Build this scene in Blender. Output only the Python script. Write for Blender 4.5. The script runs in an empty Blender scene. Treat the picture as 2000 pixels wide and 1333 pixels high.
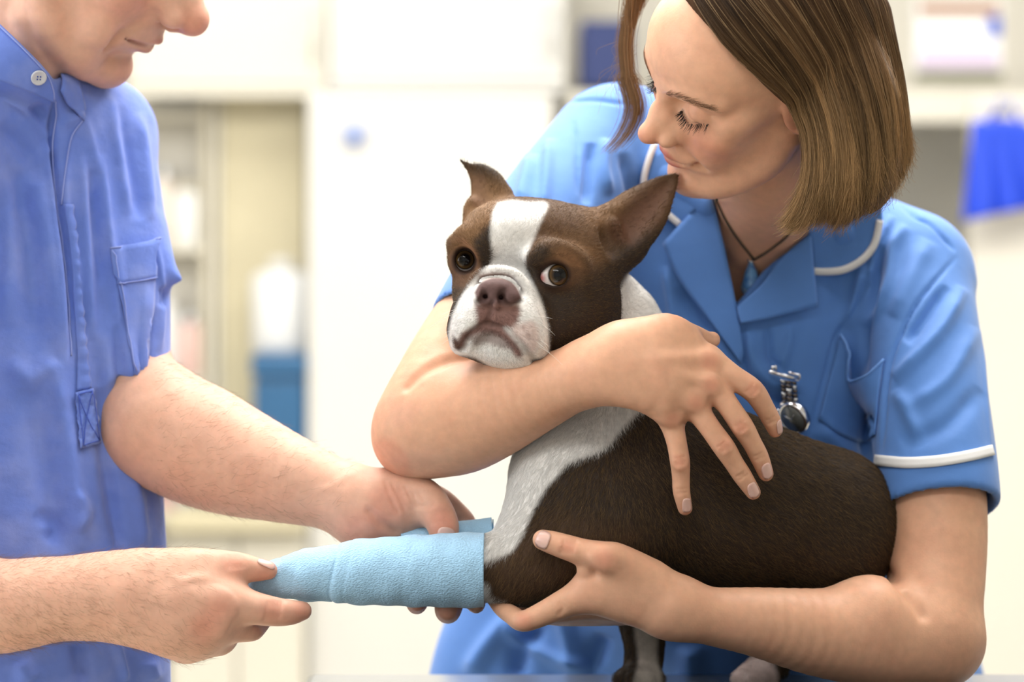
import bpy, bmesh, math, random
import numpy as np
from mathutils import Vector, Matrix
from mathutils.bvhtree import BVHTree

# ------------------------------------------------------------------ camera, world, light, exposure
SC = bpy.context.scene
COL = SC.collection
FPX = 85.0 / 36.0 * 2000.0        # focal length in pixels of the 2000 px wide frame
D0 = 2.146                        # distance of the plane in focus
CZ = 1.22                         # camera height
cam_data = bpy.data.cameras.new('camera')
cam_data.lens = 85.0
cam_data.sensor_width = 36.0
cam_data.clip_start = 0.05
cam_data.dof.use_dof = True
cam_data.dof.focus_distance = 2.118
cam_data.dof.aperture_fstop = 2.6
cam = bpy.data.objects.new('camera', cam_data)
cam.location = (0, 0, CZ)
cam.rotation_euler = (math.radians(90), 0, 0)
COL.objects.link(cam)
SC.camera = cam

world = bpy.data.worlds.new('world')
SC.world = world
world.use_nodes = True
world.node_tree.nodes['Background'].inputs[0].default_value = (1.0, 0.985, 0.96, 1)
world.node_tree.nodes['Background'].inputs[1].default_value = 0.84

def area_light(name, loc, size, energy, rot, color=(1, 1, 1)):
    L = bpy.data.lights.new(name, 'AREA')
    L.shape = 'RECTANGLE'; L.size = size[0]; L.size_y = size[1]
    L.energy = energy; L.color = color
    o = bpy.data.objects.new(name, L); COL.objects.link(o)
    o.location = loc; o.rotation_euler = rot
    return o

# ceiling luminaire over the treatment table, window daylight from the side, the room's back ceiling lights, and an added front fill lamp
area_light('surgery_ceiling_light', (0.1, 2.7, 2.66), (2.2, 1.4), 98, (0, 0, 0), (1.0, 0.98, 0.95))
area_light('side_window_daylight', (-2.42, 1.5, 1.75), (1.9, 1.5), 48, (math.radians(90), 0, math.radians(-90)), (0.94, 0.97, 1.0))
area_light('added_front_fill_light', (0.0, 0.35, 2.66), (1.5, 0.6), 20, (0, 0, 0), (1.0, 0.98, 0.95))  # lamp added as front-top fill to brighten the dog's chest and other fronts
area_light('back_ceiling_light', (-0.9, 4.4, 2.66), (1.2, 0.6), 15, (0, 0, 0), (1.0, 0.97, 0.92))
area_light('back_ceiling_light', (1.2, 4.4, 2.66), (1.2, 0.6), 15, (0, 0, 0), (1.0, 0.97, 0.92))
SC.view_settings.view_transform = 'Standard'
SC.view_settings.look = 'None'
SC.view_settings.gamma = 1.0
SC.view_settings.use_curve_mapping = False
SC.view_settings.exposure = -0.32
SC.cycles.adaptive_threshold = 0.06
SC.cycles.max_bounces = 4
SC.cycles.diffuse_bounces = 2
SC.cycles.glossy_bounces = 2
SC.cycles.transmission_bounces = 4
SC.cycles.caustics_reflective = False
SC.cycles.caustics_refractive = False

# ------------------------------------------------------------------ helpers
def P(u, v, c=0.0):
    """place of picture point (u, v) at a depth c centimetres behind the plane in focus"""
    d = D0 + c * 0.01
    return np.array([(u - 1000.0) / FPX * d, d, CZ - (v - 666.5) / FPX * d])

def RP(r, c=0.0):
    return r * (D0 + c * 0.01) / FPX

def srgb(r, g, b):
    f = lambda x: x / 12.92 if x <= 0.04045 else ((x + 0.055) / 1.055) ** 2.4
    return (f(r / 255.0), f(g / 255.0), f(b / 255.0))

def unit(v):
    v = np.asarray(v, float)
    return v / (np.linalg.norm(v) + 1e-12)

def tag(o, label=None, cat=None, group=None, kind=None):
    if label: o['label'] = label
    if cat: o['category'] = cat
    if group: o['group'] = group
    if kind: o['kind'] = kind
    return o

def empty(name, loc, label=None, cat=None, group=None):
    o = bpy.data.objects.new(name, None); COL.objects.link(o)
    o.empty_display_size = 0.05
    o.location = loc
    return tag(o, label, cat, group)

def link_mesh(name, me, mat, parent=None):
    o = bpy.data.objects.new(name, me); COL.objects.link(o)
    if mat is not None:
        me.materials.append(mat)
    if parent is not None:
        o.parent = parent
        o.matrix_parent_inverse = Matrix.Translation(-parent.location)   # geometry is written in room coordinates
    return o

def mesh_obj(name, verts, faces, mat, parent=None, smooth=True, cols=None):
    me = bpy.data.meshes.new(name)
    verts = np.asarray(verts, np.float32)
    if isinstance(faces, np.ndarray):
        n, k = faces.shape
        me.vertices.add(len(verts)); me.vertices.foreach_set('co', verts.ravel())
        me.loops.add(n * k); me.loops.foreach_set('vertex_index', faces.astype(np.int32).ravel())
        me.polygons.add(n)
        me.polygons.foreach_set('loop_start', np.arange(0, n * k, k, dtype=np.int32))
        me.update(calc_edges=True); me.validate()
    else:
        me.from_pydata([tuple(map(float, v)) for v in verts], [], faces); me.update()
    if smooth:
        me.polygons.foreach_set('use_smooth', np.ones(len(me.polygons), bool))
    if cols is not None:
        a = me.color_attributes.new('Col', 'FLOAT_COLOR', 'POINT')
        c4 = np.ones((len(verts), 4), np.float32); c4[:, :3] = cols
        a.data.foreach_set('color', c4.ravel())
    return link_mesh(name, me, mat, parent)

def box_geo(x0, x1, y0, y1, z0, z1, b=0.0):
    bm = bmesh.new()
    bmesh.ops.create_cube(bm, size=1.0)
    bmesh.ops.scale(bm, vec=(x1 - x0, y1 - y0, z1 - z0), verts=bm.verts)
    bmesh.ops.translate(bm, vec=((x0 + x1) / 2, (y0 + y1) / 2, (z0 + z1) / 2), verts=bm.verts)
    if b > 0:
        bmesh.ops.bevel(bm, geom=list(bm.edges), offset=b, segments=2, affect='EDGES', profile=0.6)
    me = bpy.data.meshes.new('box'); bm.to_mesh(me); bm.free()
    return me

def box(name, x0, x1, y0, y1, z0, z1, mat, parent=None, b=0.004):
    me = box_geo(x0, x1, y0, y1, z0, z1, b); me.name = name
    return link_mesh(name, me, mat, parent)

def lathe(name, prof, loc, mat, parent=None, n=20, axis=(0, 0, 1)):
    """surface of revolution of (radius, height) pairs about an axis through loc"""
    w = unit(axis); a = unit(np.cross(w, (0.3, 0.9, 0.2))); b = np.cross(w, a)
    vs, fs = [], []
    for r, h in prof:
        for i in range(n):
            t = 2 * math.pi * i / n
            vs.append(np.asarray(loc) + w * h + (a * math.cos(t) + b * math.sin(t)) * max(r, 1e-5))
    for j in range(len(prof) - 1):
        for i in range(n):
            fs.append((j * n + i, j * n + (i + 1) % n, (j + 1) * n + (i + 1) % n, (j + 1) * n + i))
    fs.append(tuple(range(n))[::-1]); fs.append(tuple((len(prof) - 1) * n + i for i in range(n)))
    return mesh_obj(name, vs, fs, mat, parent)

def spline(pts, sub=6):
    p = np.asarray(pts, float)
    if len(p) < 3:
        t = np.linspace(0, 1, sub + 1)[:, None]
        return p[0] * (1 - t) + p[1] * t
    q = np.vstack([2 * p[0] - p[1], p, 2 * p[-1] - p[-2]])
    out = []
    for i in range(1, len(q) - 2):
        t = np.linspace(0, 1, sub, endpoint=False)[:, None]
        a, b, c, d = q[i - 1], q[i], q[i + 1], q[i + 2]
        out.append(0.5 * (2 * b + (c - a) * t + (2 * a - 5 * b + 4 * c - d) * t ** 2 + (3 * b - a - 3 * c + d) * t ** 3))
    out.append(p[-1:])
    return np.vstack(out)

def tube_mesh(pts, rad, n=10, flat=None):
    """tube along world points; rad scalar or per point; flat=(normal, factor) squashes it"""
    p = np.asarray(pts, float); m = len(p)
    r = np.broadcast_to(np.asarray(rad, float), (m,))
    vs, fs = [], []
    t = np.gradient(p, axis=0)
    a = None
    for i in range(m):
        w = unit(t[i])
        if a is None:
            a = unit(np.cross(w, (0.21, 0.4, 0.9) if abs(w[2]) < 0.9 else (1, 0, 0)))
        a = unit(a - w * np.dot(a, w)); b = np.cross(w, a)
        for k in range(n):
            th = 2 * math.pi * k / n
            o = (a * math.cos(th) + b * math.sin(th)) * r[i]
            if flat is not None:
                nn = unit(flat[0]); o = o + nn * np.dot(o, nn) * (flat[1] - 1)
            vs.append(p[i] + o)
    for i in range(m - 1):
        for k in range(n):
            fs.append((i * n + k, i * n + (k + 1) % n, (i + 1) * n + (k + 1) % n, (i + 1) * n + k))
    fs.append(tuple(range(n))[::-1]); fs.append(tuple((m - 1) * n + k for k in range(n)))
    return np.array(vs), fs

def tube_obj(name, pts, rad, mat, parent=None, n=10, flat=None):
    v, f = tube_mesh(pts, rad, n, flat)
    return mesh_obj(name, v, f, mat, parent)

# ---- implicit surfaces -----------------------------------------------------------------
class Seg:
    def __init__(s, a, b, ra, rb, flat=None):
        s.a = np.asarray(a, np.float32); s.b = np.asarray(b, np.float32)
        s.ra, s.rb, s.flat = float(ra), float(rb), flat
        m = max(ra, rb) * (max(1.0, flat[1]) if flat else 1.0)
        s.lo = np.minimum(s.a, s.b) - m; s.hi = np.maximum(s.a, s.b) + m
    def d(s, p):
        ba = s.b - s.a; pa = p - s.a
        t = np.clip((pa @ ba) / (float(ba @ ba) + 1e-12), 0, 1)
        q = pa - t[..., None] * ba
        r = s.ra + (s.rb - s.ra) * t
        if s.flat:
            n = np.asarray(s.flat[0], np.float32); f = s.flat[1]
            q = q + n * ((q @ n) * (1.0 / f - 1.0))[..., None]
            return (np.sqrt(np.einsum('...i,...i', q, q)) - r) * min(1.0, f)
        return np.sqrt(np.einsum('...i,...i', q, q)) - r

class Tube:
    def __init__(s, pts, flat=None, sub=4):
        """pts rows (x, y, z, r) in metres"""
        q = spline(pts, sub) if len(pts) > 2 else np.asarray(pts, float)
        s.segs = [Seg(q[i, :3], q[i + 1, :3], max(q[i, 3], 1e-4), max(q[i + 1, 3], 1e-4), flat) for i in range(len(q) - 1)]
        s.lo = np.min([g.lo for g in s.segs], 0); s.hi = np.max([g.hi for g in s.segs], 0)
    def d(s, p):
        r = s.segs[0].d(p)
        for g in s.segs[1:]:
            r = np.minimum(r, g.d(p))
        return r

class Ell:
    def __init__(s, c, rad, axes=None):
        s.c = np.asarray(c, np.float32); s.r = np.asarray(rad, np.float32)
        s.A = np.eye(3, dtype=np.float32) if axes is None else np.asarray(axes, np.float32)
        e = np.sqrt((s.A ** 2 * (s.r ** 2)[:, None]).sum(0))
        s.lo = s.c - e; s.hi = s.c + e
    def d(s, p):
        q = (p - s.c) @ s.A.T
        k0 = np.sqrt(((q / s.r) ** 2).sum(-1)); k1 = np.sqrt(((q / s.r ** 2) ** 2).sum(-1)) + 1e-9
        return k0 * (k0 - 1.0) / k1

def T(rows, flat=None, sub=4):
    """tube from picture rows (u, v, depth cm, radius px)"""
    return Tube([(*P(u, v, c), RP(r, c)) for u, v, c, r in rows], flat, sub)

def E(u, v, c, ru, rc, rv, axes=None):
    """ellipsoid from picture place; radii in px (across, depth, up)"""
    return Ell(P(u, v, c), (RP(ru, c), RP(rc, c), RP(rv, c)), axes)

def roll(deg):
    """axes turned in the picture plane, clockwise as seen"""
    t = math.radians(deg); c, s = math.cos(t), math.sin(t)
    return np.array([[c, 0, -s], [0, 1, 0], [s, 0, c]])

def smin(a, b, k):
    if k <= 0: return np.minimum(a, b)
    h = np.maximum(k - np.abs(a - b), 0) / k
    return np.minimum(a, b) - h * h * (k * 0.25)

class Field:
    def __init__(s): s.ops = []
    def add(s, prim, k=0.006): s.ops.append(('a', prim, k)); return s
    def sub(s, prim, k=0.002): s.ops.append(('s', prim, k)); return s
    def at(s, p):
        p = np.asarray(p, np.float32); r = np.full(p.shape[:-1], 0.06, np.float32)
        for m, q, k in s.ops:
            d = q.d(p).astype(np.float32)
            r = smin(r, d, k) if m == 'a' else -smin(-r, d, k)
        return r
    def mesh(s, h, smooth=1, clip=None):
        """polygonise: block centres first, then every grid point of the blocks the surface may cross"""
        A = [o for o in s.ops if o[0] == 'a']
        pad = 3 * h + 0.5 * max(o[2] for o in A)                   # blends swell past the single shapes
        lo = np.min([o[1].lo for o in A], 0) - pad; hi = np.max([o[1].hi for o in A], 0) + pad
        if clip is not None:
            lo = np.maximum(lo, clip[0]); hi = np.minimum(hi, clip[1])
        nb = np.ceil((hi - lo) / (4 * h)).astype(int) + 1
        H4 = 4 * h
        cax = [(lo[i] + H4 * np.arange(nb[i]) + 1.5 * h).astype(np.float32) for i in range(3)]
        Gc = np.full(nb, 0.06, np.float32)
        km = [max([o[2] for o in s.ops[i:]]) for i in range(len(s.ops))]      # later blends reach this far
        for (m, q, k), kk in zip(s.ops, km):
            prims = q.segs if isinstance(q, Tube) else [q]
            mg = kk + 2.5 * H4
            tmp = np.full(nb, 0.06, np.float32)
            for g in prims:
                a = np.clip(np.floor((g.lo - mg - lo) / H4).astype(int), 0, nb); b = np.clip(np.ceil((g.hi + mg - lo) / H4).astype(int) + 1, 0, nb)
                if np.any(b - a <= 0): continue
                sl = tuple(slice(a[i], b[i]) for i in range(3))
                pts = np.stack(np.meshgrid(*[cax[i][sl[i]] for i in range(3)], indexing='ij'), -1)
                tmp[sl] = np.minimum(tmp[sl], g.d(pts))
            Gc = smin(Gc, tmp, k) if m == 'a' else -smin(-Gc, tmp, k)
        act = np.argwhere(np.abs(Gc) < H4 * 2.0)
        ctr = (lo + H4 * act + 1.5 * h).astype(np.float32)
        off = (np.stack(np.meshgrid(*[np.arange(4)] * 3, indexing='ij'), -1).reshape(-1, 3) - 1.5) * h
        off = off.astype(np.float32)
        val = np.full((len(act), 64), 0.06, np.float32)
        rb = H4 * 0.9
        for (m, q, k), kk in zip(s.ops, km):
            prims = q.segs if isinstance(q, Tube) else [q]
            tmp = np.full((len(act), 64), 0.06, np.float32); hit = np.zeros(len(act), bool)
            for g in prims:
                mg = kk + rb + 1.5 * h
                cand = np.nonzero(((ctr > g.lo - mg * 1.5) & (ctr < g.hi + mg * 1.5)).all(1))[0]
                if not len(cand): continue
                cand = cand[g.d(ctr[cand]) < (mg * 2.2 if isinstance(g, Ell) else mg)]
                if not len(cand): continue
                d = g.d((ctr[cand][:, None] + off[None]).reshape(-1, 3)).reshape(-1, 64)
                tmp[cand] = np.minimum(tmp[cand], d); hit[cand] = True
            if hit.any():
                val[hit] = smin(val[hit], tmp[hit], k) if m == 'a' else -smin(-val[hit], tmp[hit], k)
        G = np.repeat(np.repeat(np.repeat(np.where(Gc < 0, np.float32(-0.06), np.float32(0.06)), 4, 0), 4, 1), 4, 2)
        V = G.reshape(nb[0], 4, nb[1], 4, nb[2], 4).transpose(0, 2, 4, 1, 3, 5)
        V[act[:, 0], act[:, 1], act[:, 2]] = val.reshape(-1, 4, 4, 4)
        v, f = surface_nets(G, lo, h)
        for _ in range(smooth):
            v = relax(v, f, 0.5)
        return v, f

def depth_of(F, u, v, c0=-12.0, c1=12.0):
    """depth (cm) at which the line of sight through a picture point first meets a form"""
    cs = np.linspace(c0, c1, 161)
    d = F.at(np.array([P(u, v, c) for c in cs]))
    k = np.nonzero(d < 0)[0]
    if not len(k): return None
    i = k[0]
    return cs[0] if i == 0 else cs[i - 1] + (cs[i] - cs[i - 1]) * d[i - 1] / (d[i - 1] - d[i])

def groove(F, rows, k=0.002, c0=-12.0, c1=12.0, sub=4, add=False, clean=True):
    """crease (or raised line) following the surface; rows (u, v, depth below surface px, radius px)"""
    ds = [depth_of(F, r[0], r[1], c0, c1) for r in rows]
    out = [(r[0], r[1], d + r[2] * .0456, r[3]) for r, d in zip(rows, ds) if d is not None]
    if len(out) < 2: return
    (F.add if add else F.sub)(T(out, sub=sub), k)
    return T([(a, b, c, max(r * .8, .5)) for a, b, c, r in out], sub=sub)

def surface_nets(A, lo, h):
    S = A < 0
    nx, ny, nz = A.shape
    cnt = np.zeros((nx - 1, ny - 1, nz - 1), np.int8)
    for i in (0, 1):
        for j in (0, 1):
            for k in (0, 1):
                cnt += S[i:nx - 1 + i, j:ny - 1 + j, k:nz - 1 + k]
    m = (cnt > 0) & (cnt < 8)
    ci = np.argwhere(m)
    vid = np.full(m.shape, -1, np.int32); vid[m] = np.arange(len(ci), dtype=np.int32)
    acc = np.zeros((len(ci), 3)); num = np.zeros(len(ci))
    offs = [(i, j, k) for i in (0, 1) for j in (0, 1) for k in (0, 1)]
    for o in offs:
        for axn in range(3):
            if o[axn] == 1: continue
            e = list(o); e[axn] = 1
            a = A[ci[:, 0] + o[0], ci[:, 1] + o[1], ci[:, 2] + o[2]]
            b = A[ci[:, 0] + e[0], ci[:, 1] + e[1], ci[:, 2] + e[2]]
            x = (a < 0) != (b < 0)
            t = np.where(x, a / np.where(x, a - b, 1), 0)
            p = np.tile(np.array(o, float), (len(ci), 1)); p[:, axn] += t
            acc[x] += p[x]; num[x] += 1
    v = lo + h * (ci + acc / np.maximum(num, 1)[:, None])
    faces = []
    for axn in range(3):
        sl0 = [slice(1, -1)] * 3; sl1 = [slice(1, -1)] * 3
        sl0[axn] = slice(0, A.shape[axn] - 1); sl1[axn] = slice(1, A.shape[axn])
        s0, s1 = S[tuple(sl0)], S[tuple(sl1)]
        cr = np.argwhere(s0 != s1)
        if not len(cr): continue
        neg = s0[tuple(cr.T)]
        base = cr.copy()
        b, c = [(1, 2), (2, 0), (0, 1)][axn]
        base[:, b] += 1; base[:, c] += 1
        def g(db, dc):
            q = base.copy(); q[:, b] += db; q[:, c] += dc
            return vid[tuple(q.T)]
        quad = np.stack([g(-1, -1), g(0, -1), g(0, 0), g(-1, 0)], 1)
        quad[~neg] = quad[~neg][:, ::-1]
        faces.append(quad)
    f = np.vstack(faces)
    f = f[(f >= 0).all(1)]
    return v, f

def relax(v, f, a):
    s = np.zeros_like(v); n = np.zeros(len(v))
    for i in range(4):
        for j in ((i + 1) % 4, (i - 1) % 4):
            for d in range(3):
                s[:, d] += np.bincount(f[:, i], weights=v[f[:, j], d], minlength=len(v))
            n += np.bincount(f[:, i], minlength=len(v))
    return v + a * (s / np.maximum(n, 1)[:, None] - v)

def vnormals(v, f):
    d1 = v[f[:, 2]] - v[f[:, 0]]; d2 = v[f[:, 3]] - v[f[:, 1]]
    fn = np.cross(d1, d2)
    n = np.zeros_like(v)
    for i in range(4):
        for d in range(3):
            n[:, d] += np.bincount(f[:, i], weights=fn[:, d], minlength=len(v))
    return n / (np.linalg.norm(n, axis=1)[:, None] + 1e-12)

def join_geo(parts):
    vs, fs, o = [], [], 0
    for v, f in parts:
        vs.append(v); fs.append(f + o); o += len(v)
    return np.vstack(vs), np.vstack(fs)

def paint(cols, v, prim, color, soft, amount=1.0):
    """blend a colour of the skin or coat into the vertex colours inside a shape"""
    idx = np.nonzero(((v > prim.lo - 2 * soft) & (v < prim.hi + 2 * soft)).all(1))[0]
    if not len(idx): return
    t = np.clip(0.5 - prim.d(v[idx].astype(np.float32)) / (2 * soft), 0, 1)
    w = (t * t * (3 - 2 * t) * amount)[:, None]
    cols[idx] = cols[idx] * (1 - w) + np.asarray(color) * w

def uv_of(v):
    """picture place of world points (used only to author folds and seams on cloth)"""
    return np.stack([1000 + FPX * v[:, 0] / v[:, 1], 666.5 - FPX * (v[:, 2] - CZ) / v[:, 1]], 1)

def polydist(q, line):
    """distance to a polyline, signed side, and how far along it"""
    best = np.full(len(q), 1e9); side = np.zeros(len(q)); along = np.zeros(len(q))
    L = np.asarray(line, float); ln = np.linalg.norm(np.diff(L, axis=0), axis=1); tot = ln.sum(); acc = 0
    for i in range(len(L) - 1):
        a, b = L[i], L[i + 1]; ba = b - a; pa = q - a
        t = np.clip((pa @ ba) / (ba @ ba + 1e-9), 0, 1)
        e = pa - t[:, None] * ba; d = np.hypot(e[:, 0], e[:, 1])
        m = d < best
        best[m] = d[m]; side[m] = np.sign(ba[0] * pa[m, 1] - ba[1] * pa[m, 0]); along[m] = (acc + t[m] * ln[i]) / tot
        acc += ln[i]
    return best, side, along

def fold(v, n, line, width, amp, kind='ridge', sub=5, ends=True, facing=-0.05):
    """raise (or sink) a cloth fold along a line; amp in mm, width in px"""
    q = uv_of(v); L = spline(line, sub) if len(line) > 2 else np.asarray(line, float)
    m = (n[:, 1] < -facing * -1 + 0.15) & (q[:, 0] > L[:, 0].min() - 4 * width) & (q[:, 0] < L[:, 0].max() + 4 * width) & (q[:, 1] > L[:, 1].min() - 4 * width) & (q[:, 1] < L[:, 1].max() + 4 * width)
    idx = np.nonzero(m)[0]
    if not len(idx): return
    d, s, t = polydist(q[idx], L)
    if kind == 'ridge': w = np.exp(-(d / width) ** 2)
    elif kind == 'step': w = np.where(s > 0, np.exp(-(d / (3.0 * width)) ** 2) * np.minimum(1, d / (0.25 * width) + .3), 0.0)
    else: w = np.exp(-(d / width) ** 2) - 0.55 * np.exp(-((d - 1.6 * width) / width) ** 2)
    if ends: w = w * np.clip(np.minimum(t, 1 - t) * 5, 0, 1) ** 0.7
    v[idx] += n[idx] * (w * amp * 0.001)[:, None]

def bvh_of(v, f):
    n = np.cross(v[f[:, 2]] - v[f[:, 0]], v[f[:, 3]] - v[f[:, 1]])
    f = f[n[:, 1] < 0.2 * np.abs(n).max(1)]                    # the side turned to the camera is all that is asked for
    use, inv = np.unique(f, return_inverse=True)
    return BVHTree.FromPolygons(v[use].tolist(), inv.reshape(f.shape).tolist())

CAM = np.array([0, 0, CZ])
def on(bvh, u, v, off=0.0, fallback=20.0):
    """point of a surface lying under a picture point, lifted off by off metres"""
    r = unit(P(u, v, 0) - CAM)
    h = bvh.ray_cast(Vector(CAM), Vector(r))
    if h[0] is None:
        p = P(u, v, fallback)
        h = bvh.find_nearest(Vector(p))
    n = np.array(h[1]); n = n if n @ r < 0 else -n
    return np.array(h[0]) + n * off, n

def on_all(bvh, uvs, off):
    return np.array([on(bvh, u, v, off)[0] for u, v in uvs])

def sheet(name, grid, thick, mat, parent=None, cols=None):
    """closed cloth sheet from a grid of points (rows, columns, 3) with a real thickness"""
    g = np.asarray(grid, float); R, C = g.shape[:2]
    du = np.gradient(g, axis=1); dv = np.gradient(g, axis=0)
    n = np.cross(du, dv); n /= np.linalg.norm(n, axis=2)[..., None] + 1e-12
    flip = np.sign((n * (g - CAM)).sum()) ; n = -n * flip
    a = g + n * thick / 2; b = g - n * thick / 2
    v = np.vstack([a.reshape(-1, 3), b.reshape(-1, 3)]); N = R * C; f = []
    for i in range(R - 1):
        for j in range(C - 1):
            q = (i * C + j, i * C + j + 1, (i + 1) * C + j + 1, (i + 1) * C + j)
            f.append(q); f.append(tuple(N + k for k in q[::-1]))
    ring = [i for i in range(C)] + [i * C + C - 1 for i in range(1, R)] + [(R - 1) * C + i for i in range(C - 2, -1, -1)] + [i * C for i in range(R - 2, 0, -1)]
    for i in range(len(ring)):
        p, q = ring[i], ring[(i + 1) % len(ring)]
        f.append((q, p, N + p, N + q))
    o = mesh_obj(name, v, f, mat, parent)
    bm = bmesh.new(); bm.from_mesh(o.data); bmesh.ops.recalc_face_normals(bm, faces=bm.faces); bm.to_mesh(o.data); bm.free()
    return o

def loft(rows, nr, nc):
    """grid nr x nc of picture points between outline rows (each a polyline)"""
    R = []
    for r in rows:
        q = spline(r, 8) if len(r) > 2 else np.asarray(r, float)
        s = np.concatenate([[0], np.cumsum(np.linalg.norm(np.diff(q, axis=0), axis=1))]); s /= s[-1]
        t = np.linspace(0, 1, nc)
        R.append(np.stack([np.interp(t, s, q[:, k]) for k in range(q.shape[1])], 1))
    R = np.array(R)
    out = np.zeros((nr, nc, R.shape[2])); t = np.linspace(0, 1, nr); s = np.linspace(0, 1, len(R))
    for j in range(nc):
        for k in range(R.shape[2]):
            out[:, j, k] = np.interp(t, s, R[:, j, k])
    return out

def fit_surface(bvh, uvs, off):
    """smooth cloth surface through the hits under some picture points: returns (u, v) -> point"""
    U, C = [], []
    for u, v in uvs:
        r = unit(P(u, v, 0) - CAM); h = bvh.ray_cast(Vector(CAM), Vector(r))
        if h[0] is not None:
            U.append((u, v)); C.append(h[0][1])
    U = np.array(U); C = np.array(C); m = np.abs(C - np.median(C)) < .05; U, C = U[m], C[m]
    c0 = U.mean(0); s = 100.0
    basis = lambda q: np.stack([np.ones(len(q)), q[:, 0], q[:, 1], q[:, 0] ** 2, q[:, 0] * q[:, 1], q[:, 1] ** 2], 1)
    co = np.linalg.lstsq(np.vstack([basis((U - c0) / s), np.diag([0, .02, .02, .3, .3, .3])]), np.concatenate([C, np.zeros(6)]), rcond=None)[0]
    def at(u, v, extra=0.0):
        y = (basis((np.array([[u, v]]) - c0) / s) @ co)[0] - off - extra
        return P(u, v, (y - D0) * 100)
    return at

def fpatch(name, at, rows, nr, nc, thick, mat, parent=None, extra=0.0):
    g = loft(rows, nr, nc)
    return sheet(name, [[at(*p, extra) for p in r] for r in g], thick, mat, parent)

def fribbon(name, at, line, width, thick, mat, parent=None, sub=6, extra=0.0):
    L = spline(line, sub); t = np.gradient(L, axis=0); t /= np.linalg.norm(t, axis=1)[:, None] + 1e-9
    nn = np.stack([-t[:, 1], t[:, 0]], 1)
    return sheet(name, [[at(*(L[i] + nn[i] * width * x), extra) for i in range(len(L))] for x in (-.5, 0, .5)], thick, mat, parent)

def patch(name, bvh, rows, nr, nc, off, thick, mat, parent=None):
    g = loft(rows, nr, nc)
    return sheet(name, [[on(bvh, *p, off)[0] for p in r] for r in g], thick, mat, parent)

def ribbon(name, bvh, line, width, off, thick, mat, parent=None, sub=6, side=0.0):
    """flat tape of width px lying on a surface along a picture line"""
    L = spline(line, sub); t = np.gradient(L, axis=0); t /= np.linalg.norm(t, axis=1)[:, None] + 1e-9
    nn = np.stack([-t[:, 1], t[:, 0]], 1)
    g = [[on(bvh, *(L[i] + nn[i] * width * (x + side)), off)[0] for i in range(len(L))] for x in (-0.5, -0.17, 0.17, 0.5)]
    return sheet(name, g, thick, mat, parent)

def strands(name, pts, rad_root, rad_tip, mat, parent=None, cols=None):
    """hair: pts (n, k, 3)"""
    n, k = pts.shape[:2]
    hc = bpy.data.hair_curves.new(name)
    hc.add_curves([k] * n)
    hc.attributes['position'].data.foreach_set('vector', pts.astype(np.float32).ravel())
    r = hc.attributes.get('radius') or hc.attributes.new('radius', 'FLOAT', 'POINT')
    rr = np.broadcast_to(np.linspace(rad_root, rad_tip, k), (n, k)).astype(np.float32)
    r.data.foreach_set('value', np.ascontiguousarray(rr).ravel())
    if cols is not None:
        a = hc.attributes.new('Col', 'FLOAT_COLOR', 'POINT')
        c = np.ones((n, k, 4), np.float32); c[:, :, :3] = cols if cols.ndim == 3 else cols[:, None, :]
        a.data.foreach_set('color', c.ravel())
    return link_mesh(name, hc, mat, parent)

def poly_sd(q, poly):
    """signed distance (negative inside) of picture points to a closed outline"""
    L = np.asarray(poly, float); n = len(L); best = np.full(len(q), 1e9); ins = np.zeros(len(q), bool)
    for i in range(n):
        a, b = L[i], L[(i + 1) % n]; ba = b - a; pa = q - a
        t = np.clip((pa @ ba) / (ba @ ba + 1e-9), 0, 1); e = pa - t[:, None] * ba
        best = np.minimum(best, np.hypot(e[:, 0], e[:, 1]))
        c = ((a[1] > q[:, 1]) != (b[1] > q[:, 1]))
        x = a[0] + (q[:, 1] - a[1]) * ba[0] / (ba[1] if abs(ba[1]) > 1e-9 else 1e-9)
        ins ^= c & (q[:, 0] < x)
    return np.where(ins, -best, best)

def paint_poly(cols, v, poly, color, soft, cmin=-99, cmax=99, amount=1.0, smooth=True):
    L = np.asarray(poly, float)
    if smooth:
        L = spline(np.vstack([L, L[:1]]), 5)[:-1]
    d = (v[:, 1] - D0) * 100
    idx = np.nonzero((d > cmin) & (d < cmax))[0]
    if not len(idx): return
    q = uv_of(v[idx]); m = ((q > L.min(0) - 2 * soft) & (q < L.max(0) + 2 * soft)).all(1); idx = idx[m]
    if not len(idx): return
    t = np.clip(0.5 - poly_sd(q[m], L) / (2 * soft), 0, 1)
    w = (t * t * (3 - 2 * t) * amount)[:, None]
    cols[idx] = cols[idx] * (1 - w) + np.asarray(color) * w

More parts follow.
